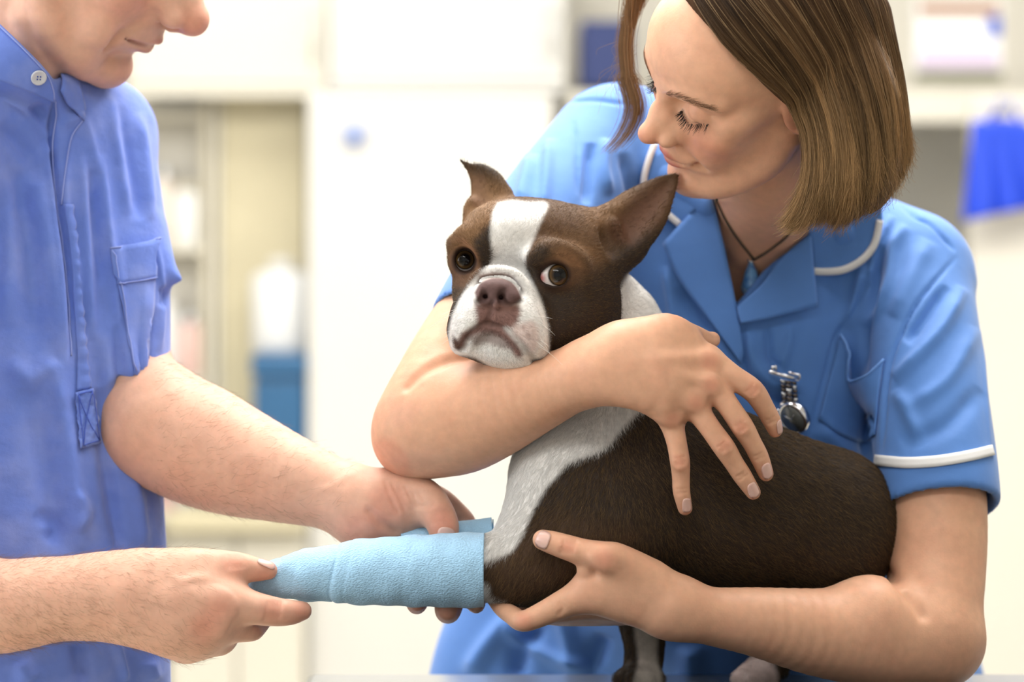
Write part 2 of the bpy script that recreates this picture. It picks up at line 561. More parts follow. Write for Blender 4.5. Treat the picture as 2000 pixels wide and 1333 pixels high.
# ---- materials --------------------------------------------------------------------------
def mat(name, color=(0.8, 0.8, 0.8), rough=0.5, metal=0.0, attr=False, sss=0.0, sss_r=(1.0, 0.35, 0.2), sss_s=0.006, sheen=0.0,
        bump=None, vary=None, spec=0.5, coat=0.0, trans=0.0, ior=1.45, emit=None, weave=None, mottle=None):
    """bump=(scale, strength, dist); vary=(scale, amount) brightness noise; weave=(scale, strength) crossed threads; mottle=(scale, colour, amount)"""
    m = bpy.data.materials.new(name); m.use_nodes = True
    nt = m.node_tree; N = nt.nodes; Lk = nt.links; b = N['Principled BSDF']
    def inp(n, v):
        if n in b.inputs: b.inputs[n].default_value = v
    inp('Base Color', (*color, 1)); inp('Roughness', rough); inp('Metallic', metal); inp('Specular IOR Level', spec)
    inp('Subsurface Weight', sss); inp('Subsurface Radius', sss_r); inp('Subsurface Scale', sss_s)
    inp('Sheen Weight', sheen); inp('Sheen Roughness', 0.5); inp('Coat Weight', coat); inp('Transmission Weight', trans); inp('IOR', ior)
    if emit: inp('Emission Color', (*emit[0], 1)); inp('Emission Strength', emit[1])
    if emit: m.cycles.emission_sampling = 'NONE'
    tc = N.new('ShaderNodeTexCoord'); out = None
    if attr:
        a = N.new('ShaderNodeAttribute'); a.attribute_name = 'Col'; out = a.outputs['Color']
    if vary or mottle:
        if out is None:
            rgb = N.new('ShaderNodeRGB'); rgb.outputs[0].default_value = (*color, 1); out = rgb.outputs[0]
    if mottle:
        nz = N.new('ShaderNodeTexNoise'); nz.inputs['Scale'].default_value = mottle[0]; nz.inputs['Detail'].default_value = 5
        Lk.new(tc.outputs['Object'], nz.inputs['Vector'])
        cr = N.new('ShaderNodeMapRange'); cr.inputs[1].default_value = 0.45; cr.inputs[2].default_value = 0.7; cr.inputs[3].default_value = 0.0; cr.inputs[4].default_value = mottle[2]
        Lk.new(nz.outputs['Fac'], cr.inputs[0])
        mx = N.new('ShaderNodeMix'); mx.data_type = 'RGBA'
        Lk.new(cr.outputs[0], mx.inputs['Factor']); Lk.new(out, mx.inputs['A']); mx.inputs['B'].default_value = (*mottle[1], 1)
        out = mx.outputs['Result']
    if vary:
        nz = N.new('ShaderNodeTexNoise'); nz.inputs['Scale'].default_value = vary[0]; nz.inputs['Detail'].default_value = 4
        Lk.new(tc.outputs['Object'], nz.inputs['Vector'])
        mr = N.new('ShaderNodeMapRange'); mr.inputs[1].default_value = 0.3; mr.inputs[2].default_value = 0.7; mr.inputs[3].default_value = 1 - vary[1]; mr.inputs[4].default_value = 1 + vary[1]
        Lk.new(nz.outputs['Fac'], mr.inputs[0])
        vm = N.new('ShaderNodeVectorMath'); vm.operation = 'SCALE'
        Lk.new(out, vm.inputs[0]); Lk.new(mr.outputs[0], vm.inputs['Scale']); out = vm.outputs[0]
    if out is not None: Lk.new(out, b.inputs['Base Color'])
    hgt = None
    if bump:
        nz = N.new('ShaderNodeTexNoise'); nz.inputs['Scale'].default_value = bump[0]; nz.inputs['Detail'].default_value = 3
        Lk.new(tc.outputs['Object'], nz.inputs['Vector'])
        bp = N.new('ShaderNodeBump'); bp.inputs['Strength'].default_value = bump[1]; bp.inputs['Distance'].default_value = bump[2]
        Lk.new(nz.outputs['Fac'], bp.inputs['Height']); Lk.new(bp.outputs[0], b.inputs['Normal']); hgt = bp
    if weave:
        mp = N.new('ShaderNodeMapping'); mp.inputs['Scale'].default_value = (weave[0], weave[0], weave[0] * weave[2])
        Lk.new(tc.outputs['Object'], mp.inputs['Vector'])
        vo = N.new('ShaderNodeTexVoronoi'); vo.inputs['Scale'].default_value = 1.0
        Lk.new(mp.outputs[0], vo.inputs['Vector'])
        bp = N.new('ShaderNodeBump'); bp.inputs['Strength'].default_value = weave[1]; bp.inputs['Distance'].default_value = 0.001; bp.invert = True
        Lk.new(vo.outputs['Distance'], bp.inputs['Height'])
        if hgt is not None: Lk.new(hgt.outputs[0], bp.inputs['Normal'])
        Lk.new(bp.outputs[0], b.inputs['Normal'])
    return m

# ------------------------------------------------------------------ the room
M_wall = mat('wall_paint', srgb(230, 225, 212), 0.7, bump=(60, 0.05, 0.002))
M_floor = mat('floor_vinyl', srgb(228, 220, 202), 0.45, vary=(6, 0.03))
M_ceil = mat('ceiling_paint', srgb(245, 244, 240), 0.9)
M_white = mat('white_laminate', srgb(226, 224, 217), 0.35, vary=(3, 0.015))
M_cream = mat('cream_laminate', srgb(227, 222, 207), 0.4, vary=(3, 0.015))
M_beige = mat('beige_board', srgb(212, 202, 170), 0.6, vary=(8, 0.05))
M_tan = mat('tan_paint', srgb(222, 214, 192), 0.7, vary=(5, 0.04))
M_steel = mat('brushed_steel', srgb(200, 202, 204), 0.28, metal=1.0, bump=(300, 0.05, 0.001))
M_worktop = mat('worktop', srgb(205, 208, 216), 0.3, vary=(30, 0.03))
M_bluebin = mat('blue_bin_plastic', srgb(52, 100, 142), 0.45, vary=(10, 0.05))
M_navy = mat('navy_plastic', srgb(44, 58, 110), 0.5)
M_chair = mat('royal_blue_vinyl', srgb(38, 76, 214), 0.5, vary=(8, 0.05))
M_chrome = mat('chrome', srgb(225, 225, 228), 0.12, metal=1.0)
M_dark = mat('dark_plastic', srgb(40, 40, 44), 0.5)
M_olive = mat('olive_plastic', srgb(120, 122, 96), 0.5)
M_glassy = mat('clear_jar_plastic', srgb(245, 246, 244), 0.15, trans=0.35)
M_paper = mat('paper', srgb(250, 249, 246), 0.8)
M_lilac = mat('lilac_print', srgb(216, 200, 222), 0.8)
M_brown = mat('brown_print', srgb(176, 140, 118), 0.7)
M_bluep = mat('blue_print', srgb(52, 92, 200), 0.6)
M_pink = mat('pink_plastic', srgb(235, 200, 190), 0.5)

def st(name, x0, x1, y0, y1, z0, z1, m):
    o = box(name, x0, x1, y0, y1, z0, z1, m, b=0); o['kind'] = 'structure'; return o
YB = 5.6
st('floor', -2.5, 3.2, -2.5, YB + 0.1, -0.1, 0.0, M_floor)
st('wall_back', -2.6, 3.3, YB, YB + 0.1, 0.0, 2.75, M_wall)
st('wall_right', 3.2, 3.3, -2.5, YB, 0.0, 2.75, M_wall)
# the left wall has a wide window opening that lets the daylight in
wl = bpy.data.objects.new('wall_left', None); COL.objects.link(wl); wl['kind'] = 'structure'
for a in ((-2.6, -2.5, -2.5, 0.5, 0, 2.75), (-2.6, -2.5, 2.5, YB, 0, 2.75), (-2.6, -2.5, 0.5, 2.5, 0, 0.95), (-2.6, -2.5, 0.5, 2.5, 2.55, 2.75)):
    box('wall_section', *a, M_wall, wl, b=0)
st('ceiling', -2.6, 3.3, -2.5, YB + 0.1, 2.75, 2.85, M_ceil)
st('baseboard_back', -2.5, 3.2, YB - 0.015, YB, 0.0, 0.1, M_white)
wf = bpy.data.objects.new('window_1', None); COL.objects.link(wf); wf['kind'] = 'structure'
for a in ((0.5, 0.56, 0.95, 2.55), (2.44, 2.5, 0.95, 2.55), (1.47, 1.53, 0.95, 2.55), (0.5, 2.5, 0.95, 1.01), (0.5, 2.5, 2.49, 2.55)):
    box('window_frame', -2.58, -2.52, a[0], a[1], a[2], a[3], M_white, wf, b=0.004)

def ceiling_light(x, y, w, d, lab):
    r = empty('ceiling_light', (x, y, 2.7), lab, 'light', 'ceiling light panels')
    box('housing', x - w / 2 - .03, x + w / 2 + .03, y - d / 2 - .03, y + d / 2 + .03, 2.70, 2.75, M_white, r)
    box('diffuser', x - w / 2, x + w / 2, y - d / 2, y + d / 2, 2.685, 2.70, mat('light_diffuser', (1, 1, 1), 0.5, emit=((1, 0.98, 0.95), 2.0)), r)
ceiling_light(0.1, 2.7, 2.2, 1.4, 'large ceiling light panel above the treatment table')
ceiling_light(0.0, 0.35, 1.5, 0.6, 'added fill light panel, unseen, above the near end of the room')  # unseen panel added to house the front fill lamp
ceiling_light(-0.9, 4.4, 1.2, 0.6, 'ceiling light panel in front of the white wall cupboards')
ceiling_light(1.2, 4.4, 1.2, 0.6, 'ceiling light panel near the blue chair')

def bx(u0, u1, v0, v1, y0, y1):
    """box limits from a picture rectangle at the depth of its front face"""
    s = y0 / FPX
    return ((u0 - 1000) * s, (u1 - 1000) * s, y0, y1, CZ - (v1 - 666.5) * s, CZ - (v0 - 666.5) * s)

def cupboard(name, label, lim, doors, mt, mt_door, group=None, handle='v'):
    x0, x1, y0, y1, z0, z1 = lim
    r = empty(name, ((x0 + x1) / 2, (y0 + y1) / 2, z0), label, 'cabinet', group)
    box('carcass', x0, x1, y0 + 0.02, y1, z0, z1, mt, r)
    w = (x1 - x0) / doors
    if z0 > 1.3:
        box('light_rail', x0, x1, y0 + .004, y0 + .02, z0 - .022, z0, mt, r, b=.002)
    for i in range(doors):
        d = box('door', x0 + i * w + 0.002, x0 + (i + 1) * w - 0.002, y0, y0 + 0.018, z0 + 0.002, z1 - 0.002, mt_door, r)
        hx = x0 + (i + 1) * w - 0.03 if i % 2 == 0 else x0 + i * w + 0.03
        hz = z0 + 0.10 if z0 > 1.3 else z1 - 0.12
        tube_obj('handle', [(hx, y0 - 0.001, hz - .05), (hx, y0 - 0.022, hz - .045), (hx, y0 - 0.022, hz + .045), (hx, y0 - 0.001, hz + .05)], 0.004, M_steel, d, 8)
    return r
# wall cupboards over the white fridge
cupboard('wall_cupboard', 'white wall cupboard above the shelf of jars', bx(250, 640, -120, 168, 5.1, 5.55), 1, M_cream, M_cream, 'white wall cupboards')
cupboard('wall_cupboard', 'white wall cupboard above the fridge with the blue sticker', bx(642, 1105, -120, 160, 5.1, 5.55), 1, M_white, M_white, 'white wall cupboards')
r = bx(600, 1082, 192, 1180, 5.0, 5.55)
r = (r[0], r[1], r[2], r[3], r[4], CZ - (184 - 666.5) * 5.0 / FPX)
fr = empty('fridge', ((r[0] + r[1]) / 2, 5.3, 0), 'tall white fridge with a small blue sticker on its door', 'fridge')
box('body', r[0], r[1], 5.05, 5.55, 0.06, r[5], M_white, fr, b=0.012)
fd = box('door', r[0], r[1], 5.0, 5.045, 0.09, r[5], M_white, fr, b=0.012)
box('handle', r[1] - .06, r[1] - .035, 4.96, 5.0, 1.0, 1.35, M_white, fd, b=0.008)
lathe('sticker', [(0.028, 0), (0.028, 0.0015)], P(692, 265, 285) + np.array([0, 0.0015, 0]), mat('sticker_blue', srgb(160, 174, 214), 0.5), fd, 20, (0, -1, 0))
for x in (r[0] + .04, r[1] - .04):
    lathe('foot', [(0.02, 0), (0.02, 0.06)], (x, 5.1, 0), M_dark, fr, 12)
# tall beige end panel in the gap beside the fridge
bx_ = bx(430, 596, 176, 1200, 5.2, 5.55)
rp = empty('beige_end_panel', (bx_[0], 5.4, 0), 'beige full-height panel between the jar shelves and the fridge', 'panel')
box('board', bx_[0], bx_[1], 5.21, 5.55, 0.0, bx_[5], M_beige, rp)
box('edge_strip', bx_[0] - .012, bx_[0], 5.20, 5.55, 0.0, bx_[5], M_cream, rp, b=.002)
# shelf unit with jars on the left
sx0, sx1 = (150 - 1000) * 5.2 / FPX, (412 - 1000) * 5.2 / FPX
sh = empty('shelf_unit', ((sx0 + sx1) / 2, 5.4, 0), 'beige open shelf unit holding pale jars', 'shelf')
box('back_panel', sx0, sx1, 5.30, 5.55, 0.0, 1.76, M_wall, sh)
for x in (sx0, sx1 - .02):
    box('side_panel', x, x + .02, 5.2, 5.30, 0.0, 1.76, M_tan, sh)
SHZ = [0.55, 0.83, 1.12, 1.41, 1.70]
for z in SHZ:
    box('shelf_board', sx0 + .02, sx1 - .02, 5.2, 5.30, z, z + .02, M_cream, sh)
rnd = random.Random(4)
def jar(x, y, z, rad, h, m, ml, label):
    o = empty('jar', (x, y, z), label, 'jar', 'pale jars on the shelf unit')
    lathe('body', [(rad * .94, 0), (rad, .008), (rad, h * .78), (rad * .7, h * .86), (rad * .62, h * .88)], (x, y, z), m, o, 16)
    lathe('lid', [(rad * .68, h * .86), (rad * .7, h * .88), (rad * .7, h * .985), (rad * .64, h)], (x, y, z), ml, o, 16)
JM = [mat('jar_white', srgb(250, 250, 246), 0.3), M_glassy, mat('jar_cream', srgb(240, 228, 214), 0.35), M_pink, mat('jar_grey', srgb(205, 205, 196), 0.4)]
JL = [M_white, M_steel, M_tan, M_white]
nm = ['white', 'clear', 'cream', 'pink', 'grey']; ln = ['white', 'steel', 'tan', 'white']
rowname = ['lowest', 'second lowest', 'middle', 'second highest', 'top']
plc = ['leftmost', 'second from left', 'second from right', 'rightmost']
for k, z in enumerate(SHZ[:4]):
    if k < 1: continue
    for i in range(4):
        x = sx0 + .06 + i * (sx1 - sx0 - .11) / 3 + rnd.uniform(-.008, .008)
        a = (k * 2 + i * 3) % 5; b = (i + k) % 4
        jar(x, 5.245 + rnd.uniform(0, .012), z + .02, rnd.uniform(.024, .029), rnd.uniform(.13, .21), JM[a], JL[b],
            f'{nm[a]} jar with {ln[b]} lid, {plc[i]} on the {rowname[k]} filled shelf')
# white drum and dark blue bin in front of the beige panel
c0 = P(545, 0, 290)
dr = empty('canister', (c0[0], 5.09, 0.86), 'white plastic canister standing on the blue bin', 'canister')
zt = CZ - (690 - 666.5) * 5.15 / FPX
lathe('body', [(.058, 0), (.062, .01), (.062, .155), (.05, .17), (.02, .176)], (c0[0], 5.09, zt), mat('canister_white', srgb(232, 233, 232), 0.4), dr, 24)
lathe('lid', [(.026, .176), (.026, .196), (.02, .2)], (c0[0], 5.09, zt), M_white, dr, 20)
bl = bx(490, 600, 688, 1000, 5.0, 5.18)
bn = empty('blue_bin', ((bl[0] + bl[1]) / 2, 5.15, bl[4]), 'dark blue plastic bin standing beside the white fridge', 'bin')
box('body', bl[0] + .004, bl[1] - .004, 5.0, 5.18, bl[4], zt - .05, M_bluebin, bn, b=.012)
box('lid', bl[0], bl[1], 4.99, 5.185, zt - .05, zt, M_bluebin, bn, b=.012)
box('hinge', bl[1] - .02, bl[1], 5.18, 5.195, zt - .08, zt - .02, M_navy, bn)
lc = cupboard('base_cabinet', 'cream base cabinet under the dark blue bin', bx(330, 594, 1040, 1800, 4.95, 5.18), 2, M_cream, M_cream, 'base cabinets')
q = bx(322, 596, 1003, 1040, 4.9, 5.19)
box('countertop', *q, M_beige, None, b=.006); tag(bpy.data.objects['countertop'], 'beige countertop carrying the dark blue bin', 'worktop')
# navy folder box on the right end of the wall cupboards
nb = bx(1135, 1235, 40, 172, 5.1, 5.4)
o = empty('navy_box_file', ((nb[0] + nb[1]) / 2, 5.2, nb[4]), 'navy blue box file on the wall shelf behind the woman', 'box file')
box('case', nb[0], nb[1], 5.1, 5.38, nb[4], nb[5], M_navy, o)
box('spine', nb[0] + .01, nb[1] - .01, 5.096, 5.101, nb[4] + .01, nb[5] - .01, M_navy, o, b=0)
sw = bx(1110, 2060, 180, 240, 5.05, 5.4)
ws = empty('wall_shelf', ((sw[0] + sw[1]) / 2, 5.3, sw[4]), 'long pale wall shelf behind the woman', 'shelf')
box('board', sw[0], sw[1], 5.05, 5.6, sw[4] + .045, sw[5], M_cream, ws)
box('front_edge', sw[0], sw[1], 5.04, 5.06, sw[4], sw[5], M_cream, ws)
for u in (1112, 2040):
    x = (u - 1000) * 5.1 / FPX
    box('bracket', x, x + .02, 5.1, 5.55, sw[4] - .1, sw[4], M_olive, ws)
# framed notice on the right
fb = bx(1788, 1958, -4, 158, 5.2, 5.3)
fm = empty('picture_board', ((fb[0] + fb[1]) / 2, 5.2, fb[4]), 'notice board with brown, lilac and blue print leaning on the shelf', 'notice')
box('backing', fb[0], fb[1], 5.2, 5.23, fb[4], fb[5], M_paper, fm)
def prt(n, u0, u1, v0, v1, m):
    q = bx(u0, u1, v0, v1, 5.196, 5.2); box(n, *q, m, fm, b=0)
prt('print', 1796, 1950, 4, 30, M_brown); prt('print', 1796, 1950, 96, 134, M_lilac); prt('print', 1930, 1954, 32, 72, M_bluep)
prt('frame_rail', 1788, 1958, 138, 158, M_olive)
# base cabinets and worktop on the right
cupboard('base_cabinet', 'tan base cabinet below the pale worktop', bx(1480, 1800, 690, 1180, 4.95, 5.55), 2, M_tan, M_tan, 'base cabinets')
cupboard('base_cabinet', 'tan base cabinet behind the woman, under the right end of the worktop', bx(1802, 2160, 690, 1180, 4.95, 5.55), 2, M_tan, M_tan, 'base cabinets')
wt = bx(1460, 2180, 625, 690, 4.9, 5.55)
box('worktop', *wt, M_worktop, None, b=.008); tag(bpy.data.objects['worktop'], 'pale grey worktop over the tan base cabinets', 'worktop')
# royal blue cloth hung on a hook at the right
def hung_cloth():
    y = 4.6; s = y / FPX
    r = empty('hanging_cloth', ((1960 - 1000) * s, y, CZ + .2), 'royal blue cloth hanging from a wall hook at the picture edge', 'cloth')
    rows = [[(1900, 236), (1962, 232), (2010, 240)], [(1896, 300), (1985, 305), (2040, 310)], [(1890, 370), (1995, 372), (2070, 372)], [(1884, 432), (1990, 410), (2085, 395)]]
    g = loft(rows, 16, 30)
    G = [[((g[i, j, 0] - 1000) * s, y + .012 * math.sin(j * .8) * (i / 15), CZ - (g[i, j, 1] - 666.5) * s) for j in range(30)] for i in range(16)]
    sheet('fabric', G, .01, M_chair, r)
    x = (1962 - 1000) * s; z = CZ - (228 - 666.5) * s
    tube_obj('loop', [(x - .03, y, z - .01), (x - .01, y, z + .03), (x + .01, y, z + .03), (x + .03, y, z - .01)], .004, M_chair, r, 8)
hung_cloth()
ph = empty('partition_panel', (1.25, 4.7, 0), 'pale partition panel at the right edge of the room', 'panel')
box('board', 0.89, 1.6, 4.68, 4.72, 0.0, CZ + .475, M_wall, ph)
tube_obj('hook', [((1962 - 1000) * 4.6 / FPX, 4.68, CZ + .44), ((1962 - 1000) * 4.6 / FPX, 4.58, CZ + .44), ((1962 - 1000) * 4.6 / FPX, 4.58, CZ + .46)], .005, M_steel, ph, 8)
# examination table
tz = CZ - 0.3255
tb = empty('treatment_table', (0.27, 2.05, 0), 'steel treatment table the dog stands on', 'table')
box('table_top', -0.20, 0.75, 1.74, 2.366, tz - .035, tz, M_steel, tb, b=.008)
lathe('column', [(.09, 0.08), (.07, .12), (.06, .5), (.06, tz - .035)], (0.27, 2.05, 0), M_steel, tb, 28)
lathe('foot_base', [(.3, 0), (.3, .03), (.1, .08)], (0.27, 2.05, 0), M_dark, tb, 32)

# ------------------------------------------------------------------ shared head and skin builders
class Head:
    """head coordinates in cm: l to the person's left, f forward, u up"""
    def __init__(s, ctr, R, scale):
        s.c = np.asarray(ctr, float); s.R = np.asarray(R, float); s.s = scale * 0.01
        s.ax = s.R.T
    def p(s, l, f, u): return s.c + s.R @ (np.array([l, f, u]) * s.s)
    def ell(s, l, f, u, rl, rf, ru): return Ell(s.p(l, f, u), np.array([rl, rf, ru]) * s.s, s.ax)
    def tube(s, rows, flat=None, sub=4):
        fl = None if flat is None else (s.R @ np.array(flat[0], float), flat[1])
        return Tube([(*s.p(l, f, u), r * s.s) for l, f, u, r in rows], fl, sub)

def skin_mat(name, base_rough=0.5):
    return mat(name, attr=True, rough=base_rough, spec=0.35, sss=0.22, sss_s=0.007, bump=(520, 0.16, 0.0008), vary=(110, 0.06), mottle=(38, srgb(214, 146, 120), 0.22))

def chain(F, rows, k=0.004, sub=4):
    F.add(T(rows, sub=sub), k)

def nail(F, col_ops, u, v, c, ru, rv, deg, face=(0, -1, 0), color=None, rc=9):
    """remember where a finger nail sits: centre, half sizes, turn, outward direction"""
    col_ops.append((u, v, c, ru, rv, deg, face, color))

def build_nails(geo, ops, root):
    """curved nail plates laid on the finger ends"""
    v, f = geo
    for u, w, c, ru, rv, deg, face, color in ops:
        p = P(u, w, c); n = unit(face); A = roll(deg)
        x = unit(A[0] - n * (A[0] @ n)); z = np.cross(x, n); z = z if z @ A[2] > 0 else -z
        m = np.linalg.norm(v - p, axis=1) < .03
        ff = f[m[f].all(1)]; use, inv = np.unique(ff, return_inverse=True)
        b = BVHTree.FromPolygons(v[use].tolist(), inv.reshape(ff.shape).tolist())
        N = 9; G = []
        for i in range(N):
            row = []
            for j in range(N):
                a, e = 2 * i / (N - 1) - 1, 2 * j / (N - 1) - 1
                k = 1.0 / max(1e-6, (abs(a) ** 3.2 + abs(e) ** 3.2) ** (1 / 3.2)) * max(abs(a), abs(e)) if (a or e) else 1.0
                q = p + x * RP(ru) * e * k + z * RP(rv) * (-a) * k
                h = b.ray_cast(Vector(q + n * .02), Vector(-n), .04)
                row.append(np.array(h[0]) + n * (.00045 + .0002 * (1 - e * e)) if h[0] is not None else None)
            G.append(row)
        ok = [q for r in G for q in r if q is not None]
        if len(ok) < 50: continue
        fill = np.mean(ok, 0)
        for i in range(N):
            for j in range(N):
                if G[i][j] is None:
                    near = [(abs(i - a) + abs(j - e), G[a][e]) for a in range(N) for e in range(N) if G[a][e] is not None]
                    G[i][j] = min(near, key=lambda t: t[0])[1]
        sheet('fingernail', G, .0007, M_nail, root)
M_nail = mat('fingernail', srgb(240, 194, 180), 0.22, spec=0.5, sss=0.15, sss_s=0.003, coat=0.3)

# ------------------------------------------------------------------ the woman
def build_woman():
    root = empty('person', P(1480, 1400, 30), 'woman in a light blue tunic hugging the dog', 'person')
    SK, RED = np.array(srgb(230, 178, 146)), np.array(srgb(220, 138, 114))
    ops = []
    Rw = np.array([[0.4421, -0.884, -0.152], [-0.6683, -0.2120, -0.713], [-0.598, -0.4167, 0.6846]])
    Uo, S_, Vt = np.linalg.svd(Rw); Rw = Uo @ Vt
    H = Head((0.2146, 2.166, CZ + 0.2500), Rw, 1.018)
    F = Field()
    # skull and face masses
    F.add(H.ell(0, -0.9, 2.6, 7.2, 9.2, 8.2), 0)
    F.add(H.ell(0, 4.4, 3.6, 5.9, 4.4, 5.0), 0.02)
    F.add(H.ell(0, 3.3, -3.6, 5.7, 5.2, 6.4), 0.02)
    for s in (-1, 1):
        F.add(H.tube([(s * 5.3, 0.2, -4.6, 1.7), (s * 4.9, 2.6, -7.2, 1.6), (s * 2.8, 6.0, -9.1, 1.5), (0, 7.1, -9.6, 1.5)]), 0.018)
        F.add(H.ell(s * 3.7, 5.9, -2.5, 2.1, 1.9, 2.0), 0.016)
        F.add(H.ell(s * 5.2, 4.2, -0.6, 1.3, 2.0, 1.4), 0.014)
        F.add(H.tube([(s * 5.0, 5.9, 1.9, .7), (s * 3.3, 7.6, 2.4, .8), (s * 1.4, 8.2, 1.9, .7)]), 0.012)
        F.add(H.ell(s * 2.9, 6.35, -4.9, 1.5, 1.5, 1.6), 0.014)
    F.add(H.ell(0, 6.6, -5.2, 3.0, 2.6, 2.9), 0.016)
    F.add(H.ell(0, 7.5, -9.35, 1.9, 1.45, 1.35), 0.012)
    # eye sockets and closed, downcast lids
    for s in (-1, 1):
        F.sub(H.ell(s * 3.0, 9.0, 0.7, 1.7, 1.9, 1.0), 0.012)
        F.add(H.ell(s * 3.1, 6.55, 0.25, 1.5, 1.45, 1.2), 0.005)
        F.sub(H.tube([(s * 1.7, 8.05, 0.75, .10), (s * 2.6, 8.35, 1.25, .10), (s * 3.7, 8.0, 1.15, .10), (s * 4.7, 6.8, .5, .08)]), 0.0035)
        F.sub(H.tube([(s * 1.75, 8.0, -.1, .06), (s * 2.5, 8.1, -.42, .07), (s * 3.4, 7.9, -.5, .07), (s * 4.5, 6.75, -.05, .06)]), 0.0022)
        F.add(H.tube([(s * 1.9, 7.85, -.45, .16), (s * 3.0, 7.75, -.95, .2), (s * 4.3, 6.7, -.6, .16)]), 0.006)
    # nose
    F.add(H.tube([(0, 8.0, 2.0, .75), (0, 8.55, .8, .68), (0, 9.5, -1.0, .72), (0, 10.5, -2.5, .85)]), 0.010)
    F.add(H.ell(0, 10.75, -2.75, .92, .92, .82), 0.006)
    for s in (-1, 1):
        F.add(H.ell(s * 1.3, 9.3, -3.1, .8, 1.15, .8), 0.005)
        F.add(H.ell(s * .75, 9.1, -1.7, .75, .9, 1.3), 0.008)
        F.add(H.ell(s * 1.5, 8.3, -2.4, .9, .8, 1.1), 0.010)
        F.sub(H.tube([(s * .55, 10.1, -4.1, .22), (s * .65, 9.7, -3.7, .2)]), 0.002)
        F.sub(H.tube([(s * 2.25, 9.3, -2.6, .03), (s * 2.2, 9.15, -3.2, .05), (s * 1.8, 8.95, -3.95, .05)]), 0.005)
    F.add(H.tube([(0, 10.4, -3.5, .4), (0, 9.5, -4.1, .42)]), 0.006)
    # lips, closed in a soft smile
    ULN, LLN = [], []
    up = [(-2.5, 7.55, -5.95, .16), (-1.6, 8.5, -5.75, .30), (-.6, 9.15, -5.5, .48), (0, 9.2, -5.58, .46), (.6, 9.15, -5.5, .48), (1.6, 8.5, -5.75, .30), (2.5, 7.55, -5.95, .16)]
    lo_ = [(-2.2, 7.6, -6.15, .16), (-1.3, 8.5, -6.55, .48), (0, 8.85, -6.8, .62), (1.3, 8.5, -6.55, .48), (2.2, 7.6, -6.15, .16)]
    F.add(H.tube(up), 0.005); F.add(H.tube(lo_), 0.005)
    F.sub(H.tube([(-2.7, 7.6, -5.9, .09), (-1.5, 8.9, -6.12, .08), (0, 9.62, -6.12, .07), (1.5, 8.9, -6.12, .08), (2.7, 7.6, -5.9, .09)]), 0.0025)
    F.sub(H.tube([(-1.3, 8.9, -7.7, .3), (0, 9.35, -7.9, .3), (1.3, 8.9, -7.7, .3)]), 0.012)
    for s in (-1, 1):
        F.sub(H.tube([(s * 2.3, 8.9, -4.2, .1), (s * 3.1, 8.1, -5.2, .12), (s * 3.3, 7.4, -6.2, .1)]), 0.010)
        F.sub(H.ell(s * 2.95, 8.0, -6.1, .25, .5, .3), 0.005)
        # ears
        F.add(H.ell(s * 7.0, -.6, -.6, .55, 1.7, 2.9), 0.006)
        F.add(H.tube([(s * 7.6, .1, 1.4, .28), (s * 7.9, -1.4, 1.9, .3), (s * 8.0, -2.3, .4, .3), (s * 7.5, -1.5, -2.0, .3), (s * 7.2, -.3, -2.9, .45)]), 0.003)
    # neck and upper chest
    nk = H.p(0, -2.2, -5.0)
    F.add(Tube([(*nk, .056), (*P(1502, 320, 12.5), .051), (*P(1492, 420, 20), .050), (*P(1488, 560, 28), .055)]), 0.02)
    F.add(E(1470, 640, 27, 240, 130, 190), 0.04)
    F.add(T([(1230, 330, 29, 70), (1380, 420, 28, 66), (1600, 490, 29, 66), (1760, 520, 28, 70)]), 0.03)
    F.add(T([(1418, 455, 18.2, 8), (1455, 492, 18.8, 9), (1480, 500, 19.2, 6)]), 0.02)
    head = F.mesh(0.0017, smooth=1)
    # right arm: upper arm, elbow, forearm across the dog's chest, hand on its flank
    A = Field()
    A.add(T([(1140, 350, 21.5, 66), (1040, 480, 15.5, 78), (945, 610, 10, 85), (862, 740, 5, 86), (838, 815, 3.5, 90)], sub=5), 0)
    A.add(T([(835, 830, 3.5, 92), (885, 822, 2.6, 108), (950, 802, 1.2, 100), (1040, 770, -1.2, 79), (1110, 745, -3.0, 64), (1180, 718, -4.6, 56)], sub=5), 0.022)
    A.add(E(795, 868, 4.5, 52, 70, 55, roll(-20)), 0.03)
    A.add(T([(1165, 722, -4.4, 56), (1230, 712, -5.4, 60), (1280, 708, -5.8, 56)], (unit((.15, -1, .2)), .66)), 0.02)
    mcp = [(1383, 704, -4.6), (1386, 750, -5.2), (1356, 786, -5.2), (1310, 818, -4.7)]
    for (x, y, z), r in zip(mcp, (30, 28, 26, 25)):
        A.add(T([(1200, 716, -5.0, 44), (1275, 712 + (y - 712) * .45, -5.7, 40), (x, y, z, r)], (unit((.1, -1, .25)), .74)), 0.016)
    A.add(T([(1230, 680, -4.8, 50), (1300, 655, -4.4, 40), (1335, 665, -4.0, 30)]), 0.018)
    fing = [[(1383, 704, -4.6, 28), (1428, 735, -5.2, 23), (1470, 763, -5.0, 21.5), (1492, 795, -4.2, 18.5), (1507, 822, -3.4, 17), (1514, 841, -2.9, 13.5)],
            [(1388, 749, -5.2, 27), (1421, 791, -5.7, 21), (1450, 834, -5.4, 21), (1469, 866, -4.9, 18), (1483, 893, -4.3, 17.5), (1496, 926, -3.6, 14)],
            [(1353, 788, -5.2, 25), (1383, 831, -5.8, 20), (1414, 874, -5.6, 20.5), (1433, 904, -5.0, 18), (1450, 930, -4.5, 17.5), (1471, 962, -3.8, 14)],
            [(1310, 818, -4.7, 23), (1321, 862, -5.2, 19), (1328, 902, -5.0, 18.5), (1330, 932, -4.6, 16.5), (1331, 960, -4.3, 16), (1338, 993, -3.6, 13.5)]]
    for fg in fing: chain(A, [(x, y, z, r * 1.03 + .6) for x, y, z, r in fg], 0.003)
